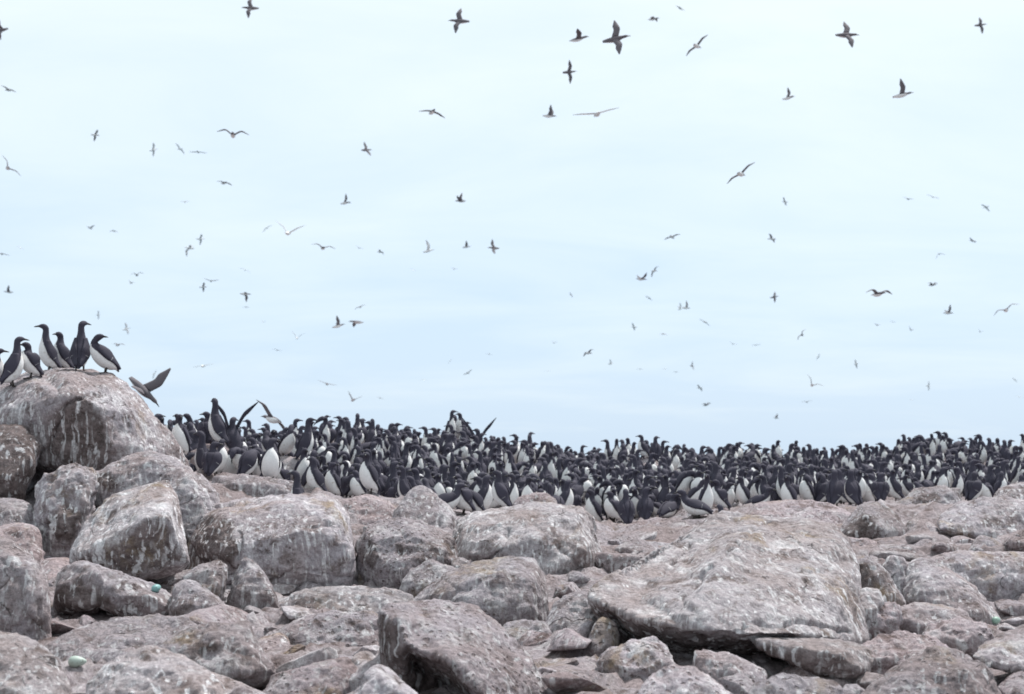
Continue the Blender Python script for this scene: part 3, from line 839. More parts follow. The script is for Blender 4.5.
for lb, ss in by.items():
    ss.sort(key=lambda q: q[2])
    for i_, (p, size, px) in enumerate(ss):
        o = link('stone', STONES[k_ % 8]); k_ += 1
        o.rotation_euler = (rng.uniform(-.3, .3), rng.uniform(-.3, .3), rng.uniform(0, 6.28))
        o.scale = (size * rng.uniform(1.0, 1.6), size, size * rng.uniform(.55, .95))
        o.location = p + Vector((0, 0, -size * .02))
        full = lb if len(ss) == 1 else lb + ((', the left one', ', the right one')[i_] if len(ss) == 2 else ', %s from left' % ['first', 'second', 'third', 'fourth', 'fifth', 'sixth', 'seventh', 'eighth', 'ninth', 'tenth'][min(i_, 9)])
        tag(o, full, 'stone', 'loose stones between the boulders')
bpy.context.view_layer.update()

# ------------------------------------------------------------------ murres
def catmull(P, n):
    P = np.asarray(P, float)
    m = len(P) - 1
    out = []
    for k in range(n):
        u = k / (n - 1) * m
        i = min(int(u), m - 1); f = u - i
        p0, p1, p2, p3 = P[max(i - 1, 0)], P[i], P[i + 1], P[min(i + 2, m)]
        out.append(0.5 * (2 * p1 + (p2 - p0) * f + (2 * p0 - 5 * p1 + 4 * p2 - p3) * f * f + (3 * p1 - p0 - 3 * p2 + p3) * f ** 3))
    return np.array(out)


# spine control points, tail to face: x forward, z up, lateral radius, in-plane radius, white half-angle
UPRIGHT = [(-.112, .045, .010, .005, 0), (-.092, .080, .034, .022, 1.2), (-.055, .108, .058, .052, 1.5), (-.022, .150, .074, .074, 1.35), (.000, .200, .078, .080, 1.25), (.014, .250, .070, .072, 1.15),
           (.018, .292, .053, .054, .85), (.014, .326, .036, .037, .30), (.012, .356, .029, .030, -.6), (.017, .384, .030, .031, -1), (.034, .398, .0285, .029, -1), (.054, .402, .021, .022, -1), (.072, .401, .011, .013, -1)]
STRETCH = [(x + (.006 if i > 6 else 0), z + (.012 if i == 6 else .032 if i == 7 else .055 if i > 7 else 0), a * (.92 if i > 2 else 1), b * (.92 if i > 2 else 1), w) for i, (x, z, a, b, w) in enumerate(UPRIGHT)]
HUNCH = [(x, z - (.030 if i == 6 else .048 if i == 7 else .062 if i > 7 else .012 if i == 5 else 0), a * (1.08 if 2 < i < 8 else 1), b * (1.08 if 2 < i < 8 else 1), w) for i, (x, z, a, b, w) in enumerate(UPRIGHT)]
CROUCH = [(-.185, .060, .010, .005, 0), (-.150, .080, .034, .022, 1.0), (-.105, .100, .058, .052, 1.3), (-.055, .112, .074, .070, 1.3), (-.005, .125, .078, .078, 1.25), (.045, .150, .070, .072, 1.15),
          (.078, .185, .053, .054, .85), (.094, .215, .037, .038, .30), (.100, .242, .029, .030, -.6), (.107, .266, .030, .031, -1), (.125, .278, .0285, .029, -1), (.146, .280, .021, .022, -1), (.164, .277, .011, .013, -1)]
BOWED = [(-.112, .060, .010, .005, 0), (-.092, .090, .034, .022, 1.2), (-.055, .115, .058, .052, 1.5), (-.020, .152, .074, .074, 1.35), (.006, .198, .078, .080, 1.25), (.032, .240, .070, .072, 1.15),
         (.058, .270, .052, .053, .85), (.084, .286, .036, .037, .30), (.108, .284, .029, .030, -.6), (.128, .268, .030, .031, -1), (.140, .246, .0285, .029, -1), (.146, .224, .021, .022, -1), (.148, .206, .011, .013, -1)]
FLYING = [(x, z, a * .8, b * .8, w) for x, z, a, b, w in [(-.205, .000, .030, .005, 0), (-.165, .000, .040, .018, 1.2), (-.110, -.004, .050, .042, 1.5), (-.055, -.008, .058, .055, 1.4), (.000, -.008, .060, .058, 1.3), (.050, -.004, .054, .052, 1.15),
          (.090, .002, .042, .042, .85), (.120, .006, .033, .033, .30), (.145, .008, .029, .029, -.6), (.165, .009, .028, .029, -1), (.183, .009, .026, .027, -1), (.200, .007, .019, .020, -1), (.214, .004, .010, .012, -1)]]


class Shape:
    """verts, faces and the white-feather mask of one piece"""
    def __init__(s): s.v, s.f, s.w = [], [], []

    def add(s, v, f, w):
        b = len(s.v)
        s.v += [tuple(p) for p in v]; s.f += [tuple(i + b for i in q) for q in f]; s.w += list(w)

    def join(s, o): s.add(o.v, o.f, o.w); return s


def loft(rings, caps=True):
    n = len(rings[0])
    v = [p for r in rings for p in r]
    f = []
    for i in range(len(rings) - 1):
        for j in range(n):
            k = (j + 1) % n
            f.append((i * n + j, i * n + k, (i + 1) * n + k, (i + 1) * n + j))
    if caps:
        f.append(tuple(reversed(range(n))))
        f.append(tuple(range((len(rings) - 1) * n, len(rings) * n)))
    return v, f


def frame(S, i):
    a, b = S[max(i - 1, 0)], S[min(i + 1, len(S) - 1)]
    t = np.array([b[0] - a[0], b[1] - a[1]]); t /= np.linalg.norm(t) + 1e-9
    return np.array([t[0], 0, t[1]]), np.array([t[1], 0, -t[0]])


def turn(p, pivot, yaw, wgt):
    a = yaw * wgt
    c, s_ = math.cos(a), math.sin(a)
    x, y = p[0] - pivot[0], p[1]
    return (pivot[0] + c * x - s_ * y, s_ * x + c * y, p[2])


def murre_shapes(ctrl, head_yaw=0.0, nr=34, ns=20, lod=False, spread=None):
    """pieces of a bird: body, bill, wings, feet"""
    if lod: nr, ns = 15, 8
    S = catmull(ctrl, nr)
    if spread is None or ctrl is not FLYING: S[:, 1] -= .030
    neck = ctrl[7]
    body = Shape()
    rings, wh = [], []
    for i, c in enumerate(S):
        T_, V_ = frame(S, i)
        u = i / (nr - 1) * 12
        wgt = min(max((u - 6.6) / 2.0, 0), 1); wgt = wgt * wgt * (3 - 2 * wgt)
        ring = []
        for j in range(ns):
            th = 2 * math.pi * j / ns
            p = np.array([c[0], 0, c[1]]) + V_ * (c[3] * math.cos(th)) + np.array([0, 1, 0]) * (c[2] * math.sin(th))
            ring.append(turn(p, neck, head_yaw, wgt))
            a = min(th, 2 * math.pi - th)
            wh.append(min(max(0.5 + (c[4] * 1.18 - a) * 2.2, 0), 1))
        rings.append(ring)
    v, f = loft(rings)
    body.add(v, f, wh)
    out = {'body': body}
    # bill: a slim dagger from the face
    e, d = S[-1], frame(S, nr - 1)
    bl = Shape(); br = []
    nb = 4 if lod else 8
    for k, (u, ry, rz) in enumerate([(-.006, .0085, .0105), (.012, .0065, .009), (.034, .004, .0062), (.050, .0012, .0015)]):
        cpt = np.array([e[0], 0, e[1]]) + d[0] * u - d[1] * (-.004 * (u / .05) ** 2)
        br.append([turn(cpt + d[1] * (rz * math.cos(q)) + np.array([0, 1, 0]) * (ry * math.sin(q)), neck, head_yaw, 1) for q in [2 * math.pi * j / nb for j in range(nb)]])
    v, f = loft(br); bl.add(v, f, [0] * len(v)); out['bill'] = bl
    out['wings'] = []
    if spread is None:
        for sgn in (1, -1):
            wg = Shape(); wr = []; wh = []
            nw, nc = (6, 6) if lod else (24, 12)
            for k in range(nw):
                t = k / (nw - 1)
                u = 6.35 - t * 5.3
                fi = min(max(u / 12 * (nr - 1), 0), nr - 1.001); i0 = int(fi); c = S[i0] + (S[i0 + 1] - S[i0]) * (fi - i0)
                T_, V_ = frame(S, i0)
                th = sgn * (2.0 + 0.45 * t)
                lift = 1.0 - 0.04 * (1 - t)
                if t > .8: c = c.copy(); c[2] = max(c[2], .034); c[3] = max(c[3], .030)
                nrm = V_ * math.cos(th) / c[3] + np.array([0, 1, 0]) * math.sin(th) / c[2]; nrm /= np.linalg.norm(nrm)
                tau = np.cross(T_, nrm)
                cen = np.array([c[0], 0, c[1]]) + V_ * (c[3] * lift * math.cos(th)) + np.array([0, 1, 0]) * (c[2] * lift * math.sin(th)) - T_ * (.03 * max(t - .8, 0) / .2)
                hw = .052 * math.sin(math.pi * min(.12 + t * .62, .5) if t < .62 else math.pi * .5) * (1 - max(t - .45, 0) ** 1.5 * 1.9) + .004
                tk = .0135 * (1 - t) ** .5 + .004
                for q in [2 * math.pi * j / nc for j in range(nc)]:
                    wr.append(cen + tau * (hw * math.cos(q)) + nrm * (tk * math.sin(q)))
                    inner = -sgn * math.cos(q) if sgn > 0 else math.cos(q)
                    wh.append(.53 if (abs(t - .68) < .024 and -.2 < -sgn * math.cos(q) < .95 and math.sin(q) > 0 and not lod) else 0.0)
            v, f = loft([wr[k * nc:(k + 1) * nc] for k in range(nw)])
            wg.add(v, f, wh); out['wings'].append(wg)
    else:
        out['wings'] = [open_wing(s_, *spread, root=(.0, .045, ctrl[6][1] - .01), upright=True, lod=lod) for s_ in (1, -1)]
    out['feet'] = []
    hipx = ctrl[3][0] + .012
    for sgn in (1, -1):
        ft = Shape(); nb = 4 if lod else 7
        lr = []
        for (x, z, r) in [(hipx - .012, max(ctrl[3][1] - .045, .05), .015), (hipx - .010, .045, .009), (hipx - .004, .012, .0075)]:
            lr.append([(x + r * math.cos(q), sgn * .032 + r * math.sin(q), z) for q in [2 * math.pi * j / nb for j in range(nb)]])
        v, f = loft(lr); ft.add(v, f, [0] * len(v))
        y0 = sgn * .034
        top = [(hipx - .018, y0, .013), (hipx + .052, y0 - .026, .004), (hipx + .060, y0, .005), (hipx + .050, y0 + .026, .004)]
        v = top + [(x, y, -.004) for (x, y, z) in top]
        ft.add(v, [(0, 1, 2), (0, 2, 3), (4, 6, 5), (4, 7, 6), (0, 4, 5, 1), (1, 5, 6, 2), (2, 6, 7, 3), (3, 7, 4, 0)], [0] * 8)
        out['feet'].append(ft)
    return out


def open_wing(sgn, a1, a2, root=(.02, .04, .012), span=.31, chord=.105, sweep=.05, upright=False, lod=False, pale=.55):
    """an opened wing: inner and outer arm at two angles above the horizontal"""
    wg = Shape(); rings = []; wh = []
    nst, nc = (6, 6) if lod else (13, 10)
    A1, A2 = math.radians(a1), math.radians(a2)
    y = root[1]; z = root[2]
    prev = 0
    for k in range(nst):
        t = k / (nst - 1)
        ang = A1 if t < .38 else A1 + (A2 - A1) * min((t - .38) / .25, 1)
        y += math.cos(ang) * (t - prev) * span; z += math.sin(ang) * (t - prev) * span
        prev = t
        ch = chord * (1 - .18 * t) * (1 - max(t - .62, 0) / .38 * .80 if t > .62 else 1)
        lead = root[0] + .045 + (sweep * .9 * min(t / .38, 1) - sweep * 2.4 * max(t - .38, 0) ** 1.3)
        for j in range(nc):
            q = 2 * math.pi * j / nc
            cx_ = lead - ch * (.5 - .5 * math.cos(q))
            th_ = (.0095 * (1 - .75 * t)) * math.sin(q) + .012 * ch / chord * math.sin(math.pi * (.5 - .5 * math.cos(q)))
            off = np.array([0, -math.sin(ang), math.cos(ang)]) * th_
            p = np.array([cx_, y + off[1], z + off[2]])
            if upright: p = np.array([.02 - (p[2] - root[2]) * .45, p[1], root[2] + (p[0] - root[0]) * .55 + (p[2] - root[2])])
            rings.append((p[0], sgn * p[1], p[2]))
            wh.append(pale if math.sin(q) < -.2 and t < .7 else 0.0)
    v, f = loft([rings[k * nc:(k + 1) * nc] for k in range(nst)])
    if sgn < 0: f = [tuple(reversed(q)) for q in f]
    wg.add(v, f, wh)
    return wg


def to_mesh(name, sh, mat):
    return mesh_np(name, sh.v, sh.f, mat, True, {'white': sh.w})


VARIANTS = []
PREEN = [(x, z, a, b, w) if i < 6 else (x + [-.004, -.012, -.006, .016, .034, .046, .052][i - 6], z + [-.010, -.016, -.020, -.030, -.052, -.078, -.100][i - 6], a, b, w) for i, (x, z, a, b, w) in enumerate(UPRIGHT)]
LEANING = [(x + .55 * max(z - .1, 0) * .8, .1 + (z - .1) * .88 if z > .1 else z, a, b, w) for (x, z, a, b, w) in UPRIGHT]
for ctrl, yaws in ((UPRIGHT, (0, .9, -.9, 1.9)), (STRETCH, (0, -.8, 1.6, -2.4)), (HUNCH, (.5, -1.2, 2.3)), (CROUCH, (.2, -1.0)), (BOWED, (0, .6)), (PREEN, (1.3, -2.2)), (LEANING, (0, -1.1, .8, 2.5))):
    for yw in yaws: VARIANTS.append((ctrl, yw))
CACHE = {}


def variant(k, spread=None):
    key = (k, spread)
    if key not in CACHE:
        sh = murre_shapes(*VARIANTS[k], spread=spread)
        CACHE[key] = dict(body=to_mesh('body', sh['body'], M_FEATHER), bill=to_mesh('bill', sh['bill'], M_BILL),
                          wing=[to_mesh('wing', w_, M_FEATHER) for w_ in sh['wings']], foot=[to_mesh('foot', f_, M_FOOT) for f_ in sh['feet']])
    return CACHE[key]


def murre(loc, yaw, k, label, group=None, scale=1.0, spread=None, lean=0.0):
    """a standing bird: an Empty at its feet with body, bill, wings and feet"""
    V = variant(k, spread)
    e = link('murre', None, None, loc)
    e.rotation_euler = (0, lean, yaw); e.scale = (scale,) * 3; e.empty_display_size = .1
    tag(e, label, 'murre', group)
    link('body', V['body'], e); link('bill', V['bill'], e)
    for w_ in V['wing']: link('wing', w_, e)
    for f_ in V['foot']: link('foot', f_, e)
    return e


dg = bpy.context.evaluated_depsgraph_get()


def drop(x, y):
    """height of the rock or ground surface under a point"""
    hit, p, nrm, i_, ob, m_ = SC.ray_cast(dg, Vector((x, y, 4.0)), Vector((0, 0, -1)))
    return (p.z, nrm.z, ob) if hit else (0.0, 1.0, None)


def look(px, py):
    """where a pixel's ray first meets the rocks or the ground"""
    o_ = Vector((0, 0, CAMZ)); d_ = (at(px, py, 10.0) - o_).normalized()
    hit, p, nrm, i_, ob, m_ = SC.ray_cast(dg, o_, d_)
    return p if hit else None


R = math.radians
LEFTW, RIGHTW, AWAY, TOWARD = R(180), 0.0, R(90), R(-90)
placed = []          # x, y of every standing bird
todo = []            # birds are added after all surfaces were probed

# birds on and about the perch boulder: head-top pixel, foot pixel, yaw, variant, label
U0, U1, U2, U3, S0, S1, S2, S3, H0, H1, H2, C0, C1, B0, B1 = range(15)
PERCH = [
    (-6, 388, 12.45, R(20), U0, 'dark murre cut by the left picture edge beside the perch boulder', 1.0),
    (14, 380, 12.36, R(35), S0, 'dark murre with bill to the right, leftmost fully seen on the perch boulder', 1.0),
    (29, 375, 12.5, R(200), H0, 'short white-breasted murre third from left on the perch boulder', .98),
    (47, 370, 12.9, R(205), S0, 'tall murre on the perch boulder, bill left, white breast and long neck', 1.0),
    (61, 371, 13.1, R(190), U1, 'white-fronted murre between the tall and the dark-backed bird on the perch boulder', .95),
    (80, 372, 12.85, R(100), S1, 'dark-backed murre seen from behind at the middle of the perch boulder top', 1.05),
    (106, 381, 12.85, R(205), 20, 'murre at the right end of the perch boulder with bill turned to the right', 1.0),
]
for px, py, Yd, yw, k, lb, sc_ in PERCH:
    p = at(px, py, Yd + .22)
    z, nz_, ob = drop(p.x, p.y)
    todo.append(dict(loc=(p.x, p.y, z - .006), yaw=yw, k=k, label=lb, scale=sc_))
    placed.append((p.x, p.y))

SPECIAL = [   # foot pixel x, distance, yaw, variant, label, scale, spread
    (179, 13.35, R(-115), U1, 'white-breasted murre just right of the perch boulder flank', 1.0, None),
    (203, 13.9, R(150), S0, 'tallest dark murre with bill up at the left end of the crowd', 1.12, None),
    (216, 14.3, R(170), S1, 'dark murre close behind the tallest one at the left of the crowd', 1.1, None),
    (232, 14.6, R(120), U2, 'murre flapping raised wings at the left end of the crowd', 1.05, (62, 48)),
    (270, 13.2, R(-70), U3, 'murre with a big white belly leaning over at the left front of the crowd', 1.05, None),
    (212, 13.2, R(85), H1, 'dark-backed murre behind the flat block with white flanks showing', 1.0, None),
    (248, 13.5, R(60), B0, 'bowed murre looking down over the flat block', 1.0, None),
    (299, 12.2, R(165), S0, 'lone murre standing in front of the wide streaked boulder top with long dark neck', .95, None),
    (368, 13.4, R(215), U1, 'white-fronted murre on the low pinkish rock right of the wide streaked boulder', 1.0, None),
    (478, 21.0, R(100), U1, 'murre with one grey wing lifted on the skyline left of centre', 1.1, (50, 55)),
    (626, 14.9, R(95), U0, 'dark-backed murre standing foremost on the flat ledge right of the broad pale boulder', 1.0, None),
    (612, 15.2, R(190), H0, 'murre with white flank left of the foremost bird on the flat ledge', 1.0, None),
    (645, 15.3, R(80), U2, 'dark-backed murre right of the foremost bird on the flat ledge', 1.0, None),
    (706, 14.6, R(-60), S1, 'white-breasted murre standing upright above the great boulder peak', 1.0, None),
    (694, 14.3, R(170), C0, 'murre crouching on the brown rock among the feet of the crowd', 1.0, None),
    (730, 13.6, R(175), C1, 'dark murre lying low behind the top of the great pale boulder', .9, None),
    (788, 15.6, R(200), U1, 'murre with white breast in front of the crowd on the flat pinkish ledge', 1.0, None),
    (834, 15.6, R(60), U0, 'dark-backed murre with white sides, left of a pair at the end of the pinkish ledge', 1.05, None),
    (852, 15.6, R(115), U2, 'dark-backed murre with white sides, right of a pair at the end of the pinkish ledge', 1.05, None),
    (880, 16.0, R(80), H1, 'broad dark-backed murre standing behind the tilted block', 1.05, None),
    (974, 16.2, R(40), H0, 'dark-backed murre with a bright white flank above the holed grey boulder', 1.08, None),
    (984, 16.3, R(215), H0, 'white-fronted murre pressed against a dark-backed one above the large grey boulder', 1.0, None),
    (447, 13.2, R(5), C0, 'murre with white belly crouching right of the pointed grey boulder', 1.0, None),
    (462, 13.3, R(190), H1, 'hunched murre with white belly right of the pointed grey boulder', 1.0, None),
    (474, 13.5, R(200), B1, 'bowed murre on the low rock between the pointed and the broad pale boulder', 1.0, None),
    (500, 14.0, R(160), U0, 'murre with a curved white flank stripe left of the cap rock', 1.0, None),
]
for px, Yd, yw, k, lb, sc_, spr in SPECIAL:
    x, y = at(px, 480, Yd).x, Yd
    z, nz_, ob = drop(x, y)
    todo.append(dict(loc=(x, y, z - .006), yaw=yw, k=k, label=lb, scale=sc_, spread=spr))
    placed.append((x, y))

# ---- the packed crowd
FX = [150, 200, 300, 350, 430, 500, 560, 600, 690, 740, 800, 860, 900, 960, 1060]
FY = [14.1, 13.6, 13.6, 13.9, 13.9, 14.5, 14.9, 15.3, 15.2, 15.6, 15.9, 16.1, 17.2, 17.4, 17.6]
BX = [150, 250, 350, 480, 600, 800, 950, 1060]
BY = [16.6, 18.6, 20.6, 22.4, 23.2, 23.4, 23.6, 22.9]
cand = []
for _ in range(16000):
    Yd = math.sqrt(rng.uniform(13.4 ** 2, 23.8 ** 2))
    px = rng.uniform(140, 1075)
    if np.interp(px, FX, FY) <= Yd <= np.interp(px, BX, BY): cand.append((at(px, 470, Yd).x, Yd, px))
grid = {}


def free(x, y, r):
    gx_, gy_ = int(x / .3), int(y / .3)
    for a in (-1, 0, 1):
        for b in (-1, 0, 1):
            for (qx, qy) in grid.get((gx_ + a, gy_ + b), ()):
                if (qx - x) ** 2 + (qy - y) ** 2 < r * r: return False
    return True


for (x, y) in placed: grid.setdefault((int(x / .3), int(y / .3)), []).append((x, y))
crowd = []
wts = [7, 6, 6, 3, 4, 4, 3, 2, 6, 5, 4, 3, 2, 3, 2, 3, 2, 2, 2, 2, 1]
kinds = sum([[i] * w_ for i, w_ in enumerate(wts)], [])
for (x, y, px) in cand:
    if not free(x, y, rng.uniform(.17, .26)): continue
    z, nz_, ob = drop(x, y)
    if nz_ < .62: continue
    grid.setdefault((int(x / .3), int(y / .3)), []).append((x, y))
    yaw = R(rng.choice([90, 65, 115, 180, 0, 20, 200, -40, -140, 150, 30, 215, -75, -110, -60]) + rng.normal(0, 18))
    crowd.append(dict(x=x, y=y, z=z - .008, yaw=yaw, k=kinds[rng.integers(len(kinds))], s=rng.uniform(.86, 1.08), px=px))
crowd.sort(key=lambda c: c['y'] - 0.15 * np.interp(c['px'], FX, FY))
N_IND = 300 - len(todo)
front_px = lambda c: c['y'] - np.interp(c['px'], FX, FY)
LAND = [(215, 'by the perch boulder'), (300, 'behind the left flat block'), (350, 'above the wide streaked boulder'), (395, 'above the low pinkish rock'), (460, 'behind the pointed grey boulder'),
        (510, 'left of the cap rock'), (562, 'above the cap rock'), (605, 'right of the cap rock'), (660, 'above the central flat ledge'), (700, 'around the brown rock'),
        (760, 'above the great boulder peak'), (810, 'over the flat pinkish ledge'), (862, 'above the great boulder right shoulder'), (905, 'above the tilted block'), (965, 'above the craggy rock'), (2000, 'above the holed grey boulder')]


def facing(yaw):
    a = math.degrees(yaw) % 360
    if 45 <= a <= 135: return 'dark-backed murre'
    if 225 <= a <= 315: return 'white-breasted murre'
    return 'right-facing murre' if (a < 45 or a > 315) else 'left-facing murre'


POSE = {C0: 'crouching ', C1: 'crouching ', B0: 'bowed ', B1: 'bowed ', H0: 'hunched ', H1: 'hunched ', H2: 'hunched ', 15: 'preening ', 16: 'preening ', 17: 'leaning ', 18: 'leaning ', 19: 'leaning ', 20: 'leaning '}
ind, rest = crowd[:N_IND], crowd[N_IND:]
for c in ind:
    land = next(t for lim, t in LAND if c['px'] < lim)
    d = front_px(c)
    row = 'front rank' if d < .45 else 'second rank' if d < .9 else 'third rank' if d < 1.4 else 'inner ranks'
    c['base'] = '%s%s, %s, %s' % (POSE.get(c['k'], ''), facing(c['yaw']), row, land)
ORD = ['first', 'second', 'third', 'fourth', 'fifth', 'sixth', 'seventh', 'eighth']
groups = {}
for c in ind: groups.setdefault(c['base'], []).append(c)
for base, cs in groups.items():
    cs.sort(key=lambda c: c['px'])
    for i, c in enumerate(cs):
        if len(cs) == 1: lb = base
        elif len(cs) == 2: lb = base + (', the left one', ', the right one')[i]
        else: lb = base + ', %s from left' % ORD[min(i, 7)]
        todo.append(dict(loc=(c['x'], c['y'], c['z']), yaw=c['yaw'], k=c['k'], label=lb, scale=c['s'], group='murres packed in the colony crowd'))
for t_ in todo: murre(**t_)

# the farther birds of the crowd, past the three hundred nearest: one mass
lods = []
for ctrl, yw in VARIANTS:
    sh = murre_shapes(ctrl, yw, lod=True)
    s_ = sh['body']; [s_.join(sh['bill'])] + [s_.join(w_) for w_ in sh['wings']] + [s_.join(f_) for f_ in sh['feet']]
    lods.append((np.array(s_.v), s_.f, np.array(s_.w)))
rv, rf, rw, nb = [], [], [], 0
for c in rest:
    v, f, w_ = lods[c['k']]
    ca, sa = math.cos(c['yaw']), math.sin(c['yaw'])
    q = v * c['s']
    rv.append(np.stack([q[:, 0] * ca - q[:, 1] * sa + c['x'], q[:, 0] * sa + q[:, 1] * ca + c['y'], q[:, 2] + c['z']], 1))
    rf += [tuple(i + nb for i in t_) for t_ in f]; rw.append(w_); nb += len(v)
if rest:
    o = link('murre_crowd', mesh_np('murre_crowd', np.concatenate(rv), rf, M_FEATHER, True, {'white': np.concatenate(rw)}))
    tag(o, 'mass of black and white murres packed along the skyline behind the front ranks', 'murre crowd', kind='stuff')
print('standing birds', len(todo), 'rest', len(rest), 'rocks', len(ROCKS))

# ------------------------------------------------------------------ birds in the air
POSES = {  # heading, pitch, roll, inner wing angle, outer wing angle
    'X': (0, 4, 62, 8, -4, 'banked steeply'),
    'x': (180, 4, -62, 10, -6, 'banked steeply, bill left'),
    'V': (75, 5, 8, 40, 30, 'with raised wings'),
    'M': (-70, 0, -6, 26, -22, 'with arched wings'),
    'D': (-110, 0, 10, -15, -42, 'beating down'),
    'G': (95, 4, 12, 8, -8, 'gliding'),
    'S': (8, 5, -18, 62, 50, 'wings up'),
    's': (172, 5, 18, 62, 50, 'wings up, bill left'),
    'L': (10, 0, -12, -28, -50, 'wings down'),
    'T': (50, 3, -35, 20, -12, 'tilting right'),
    'K': (100, 2, -20, 6, 2, 'gliding on wide wings'),
    't': (130, 3, 38, 20, -14, 'tilting left')}
FLY = [  # pixel x, pixel y, apparent wingspan, pose, kind (m murre, g gull)
    (251, 8, 26, 'x', 'm'), (2, 30, 22, 'x', 'm'), (9, 90, 17, 'G', 'm'), (95, 135, 12, 'T', 'm'), (153, 150, 15, 'T', 'g'), (180, 149, 14, 't', 'g'), (198, 152, 17, 'G', 'g'), (233, 135, 32, 'M', 'm'), (8, 168, 24, 't', 'm'), (224, 183, 17, 'M', 'm'),
    (460, 21, 32, 'x', 'm'), (578, 39, 24, 'S', 'm'), (615, 39, 42, 'X', 'm'), (653, 19, 18, 'M', 'm'), (680, 8, 13, 'G', 'm'), (569, 72, 22, 'X', 'm'), (432, 112, 24, 'D', 'm'), (549, 116, 17, 'S', 'm'), (597, 114, 46, 'K', 'g'), (366, 150, 18, 'X', 'm'),
    (697, 46, 26, 'T', 'm'), (846, 35, 36, 'X', 'm'), (980, 25, 18, 'X', 'm'), (788, 98, 16, 'S', 'm'), (902, 95, 24, 'S', 'm'), (741, 174, 30, 'T', 'm'), (908, 199, 11, 'G', 'm'), (933, 197, 13, 'G', 'g'),
    (90, 228, 9, 'V', 'm'), (114, 231, 9, 'G', 'm'), (2, 254, 14, 'G', 'm'), (20, 248, 8, 'G', 'g'), (190, 248, 18, 'D', 'g'), (200, 239, 14, 'T', 'g'), (137, 275, 14, 'M', 'm'), (131, 283, 7, 'V', 'm'), (288, 233, 30, 'V', 'g'), (267, 228, 11, 'T', 'm'),
    (323, 248, 24, 'M', 'm'), (185, 202, 8, 'G', 'm'), (211, 281, 12, 'V', 'm'), (203, 287, 10, 'T', 'm'), (245, 270, 12, 'G', 'g'), (245, 294, 12, 'L', 'm'), (246, 307, 7, 'G', 'm'), (9, 292, 11, 's', 'm'), (98, 315, 9, 'X', 'g'), (126, 329, 16, 'X', 'g'),
    (118, 345, 14, 'G', 'm'), (203, 366, 22, 'G', 'g'), (154, 374, 10, 'X', 'g'), (327, 384, 18, 'G', 'm'), (263, 322, 5, 'V', 'm'), (297, 338, 15, 'V', 'g'), (277, 350, 9, 'G', 'm'), (338, 326, 16, 'S', 'm'), (345, 203, 14, 'S', 'm'),
    (461, 201, 14, 's', 'm'), (359, 248, 8, 'G', 'm'), (380, 252, 11, 'M', 'm'), (428, 251, 17, 'S', 'g'), (466, 247, 10, 'S', 'm'), (494, 248, 18, 'x', 'm'), (413, 270, 8, 'G', 'g'), (454, 269, 8, 'G', 'm'), (360, 307, 11, 'T', 'm'), (357, 322, 20, 'D', 'm'),
    (641, 279, 16, 'V', 'm'), (672, 237, 15, 'T', 'm'), (654, 271, 13, 'T', 'm'), (571, 295, 7, 'G', 'm'), (649, 298, 8, 'G', 'm'), (680, 309, 10, 'S', 'g'), (634, 327, 12, 't', 'g'), (663, 334, 9, 'G', 'm'), (554, 343, 6, 'V', 'm'), (588, 353, 14, 'T', 'm'),
    (610, 364, 8, 'S', 'g'), (489, 354, 7, 'G', 'm'), (468, 373, 9, 'T', 'm'), (548, 371, 7, 'G', 'g'), (640, 369, 7, 'G', 'm'), (665, 369, 6, 'G', 'g'), (676, 372, 6, 'G', 'm'), (353, 400, 16, 'V', 'm'), (380, 398, 7, 'G', 'm'), (424, 380, 7, 'G', 'g'), (450, 361, 6, 'T', 'm'),
    (785, 202, 10, 'G', 'm'), (986, 207, 13, 't', 'g'), (772, 239, 13, 't', 'm'), (973, 241, 12, 'G', 'm'), (939, 254, 11, 'D', 'm'), (774, 297, 13, 'X', 'm'), (878, 294, 32, 'M', 'm'), (932, 285, 15, 'M', 'm'), (686, 308, 11, 'S', 'm'), (705, 322, 14, 'G', 'g'),
    (948, 313, 13, 'S', 'm'), (1006, 310, 24, 'T', 'm'), (802, 335, 12, 'T', 'm'), (877, 325, 8, 'G', 'm'), (893, 322, 6, 'G', 'm'), (911, 330, 7, 'V', 'm'), (980, 332, 5, 'V', 'm'), (733, 344, 8, 'G', 'm'), (756, 345, 8, 'G', 'm'), (818, 357, 7, 'T', 'm'), (856, 364, 8, 't', 'm'),
    (692, 366, 9, 'X', 'm'), (700, 388, 9, 't', 'm'), (812, 385, 18, 'V', 'm'), (928, 386, 10, 'X', 'm'), (706, 405, 13, 'M', 'm'), (807, 402, 11, 'G', 'm'), (776, 418, 7, 'S', 'm'), (1015, 380, 7, 'G', 'm'), (1019, 397, 8, 'G', 'g'), (912, 400, 7, 'G', 'g'),
    (143, 390, 46, 'S', 'm'), (272, 419, 26, 't', 'm')]
VZ = [(60, 'near the top edge'), (140, 'high in the sky'), (215, 'in the upper sky'), (275, 'in mid sky'), (335, 'in the lower sky'), (700, 'low above the colony')]
HZ = [(60, 'far left'), (160, 'over the perch boulder'), (260, 'left'), (400, 'left of centre'), (520, 'left of middle'), (620, 'right of middle'), (720, 'right of centre'), (830, 'over the great pale boulder'), (930, 'right'), (2000, 'far right')]
fl = []
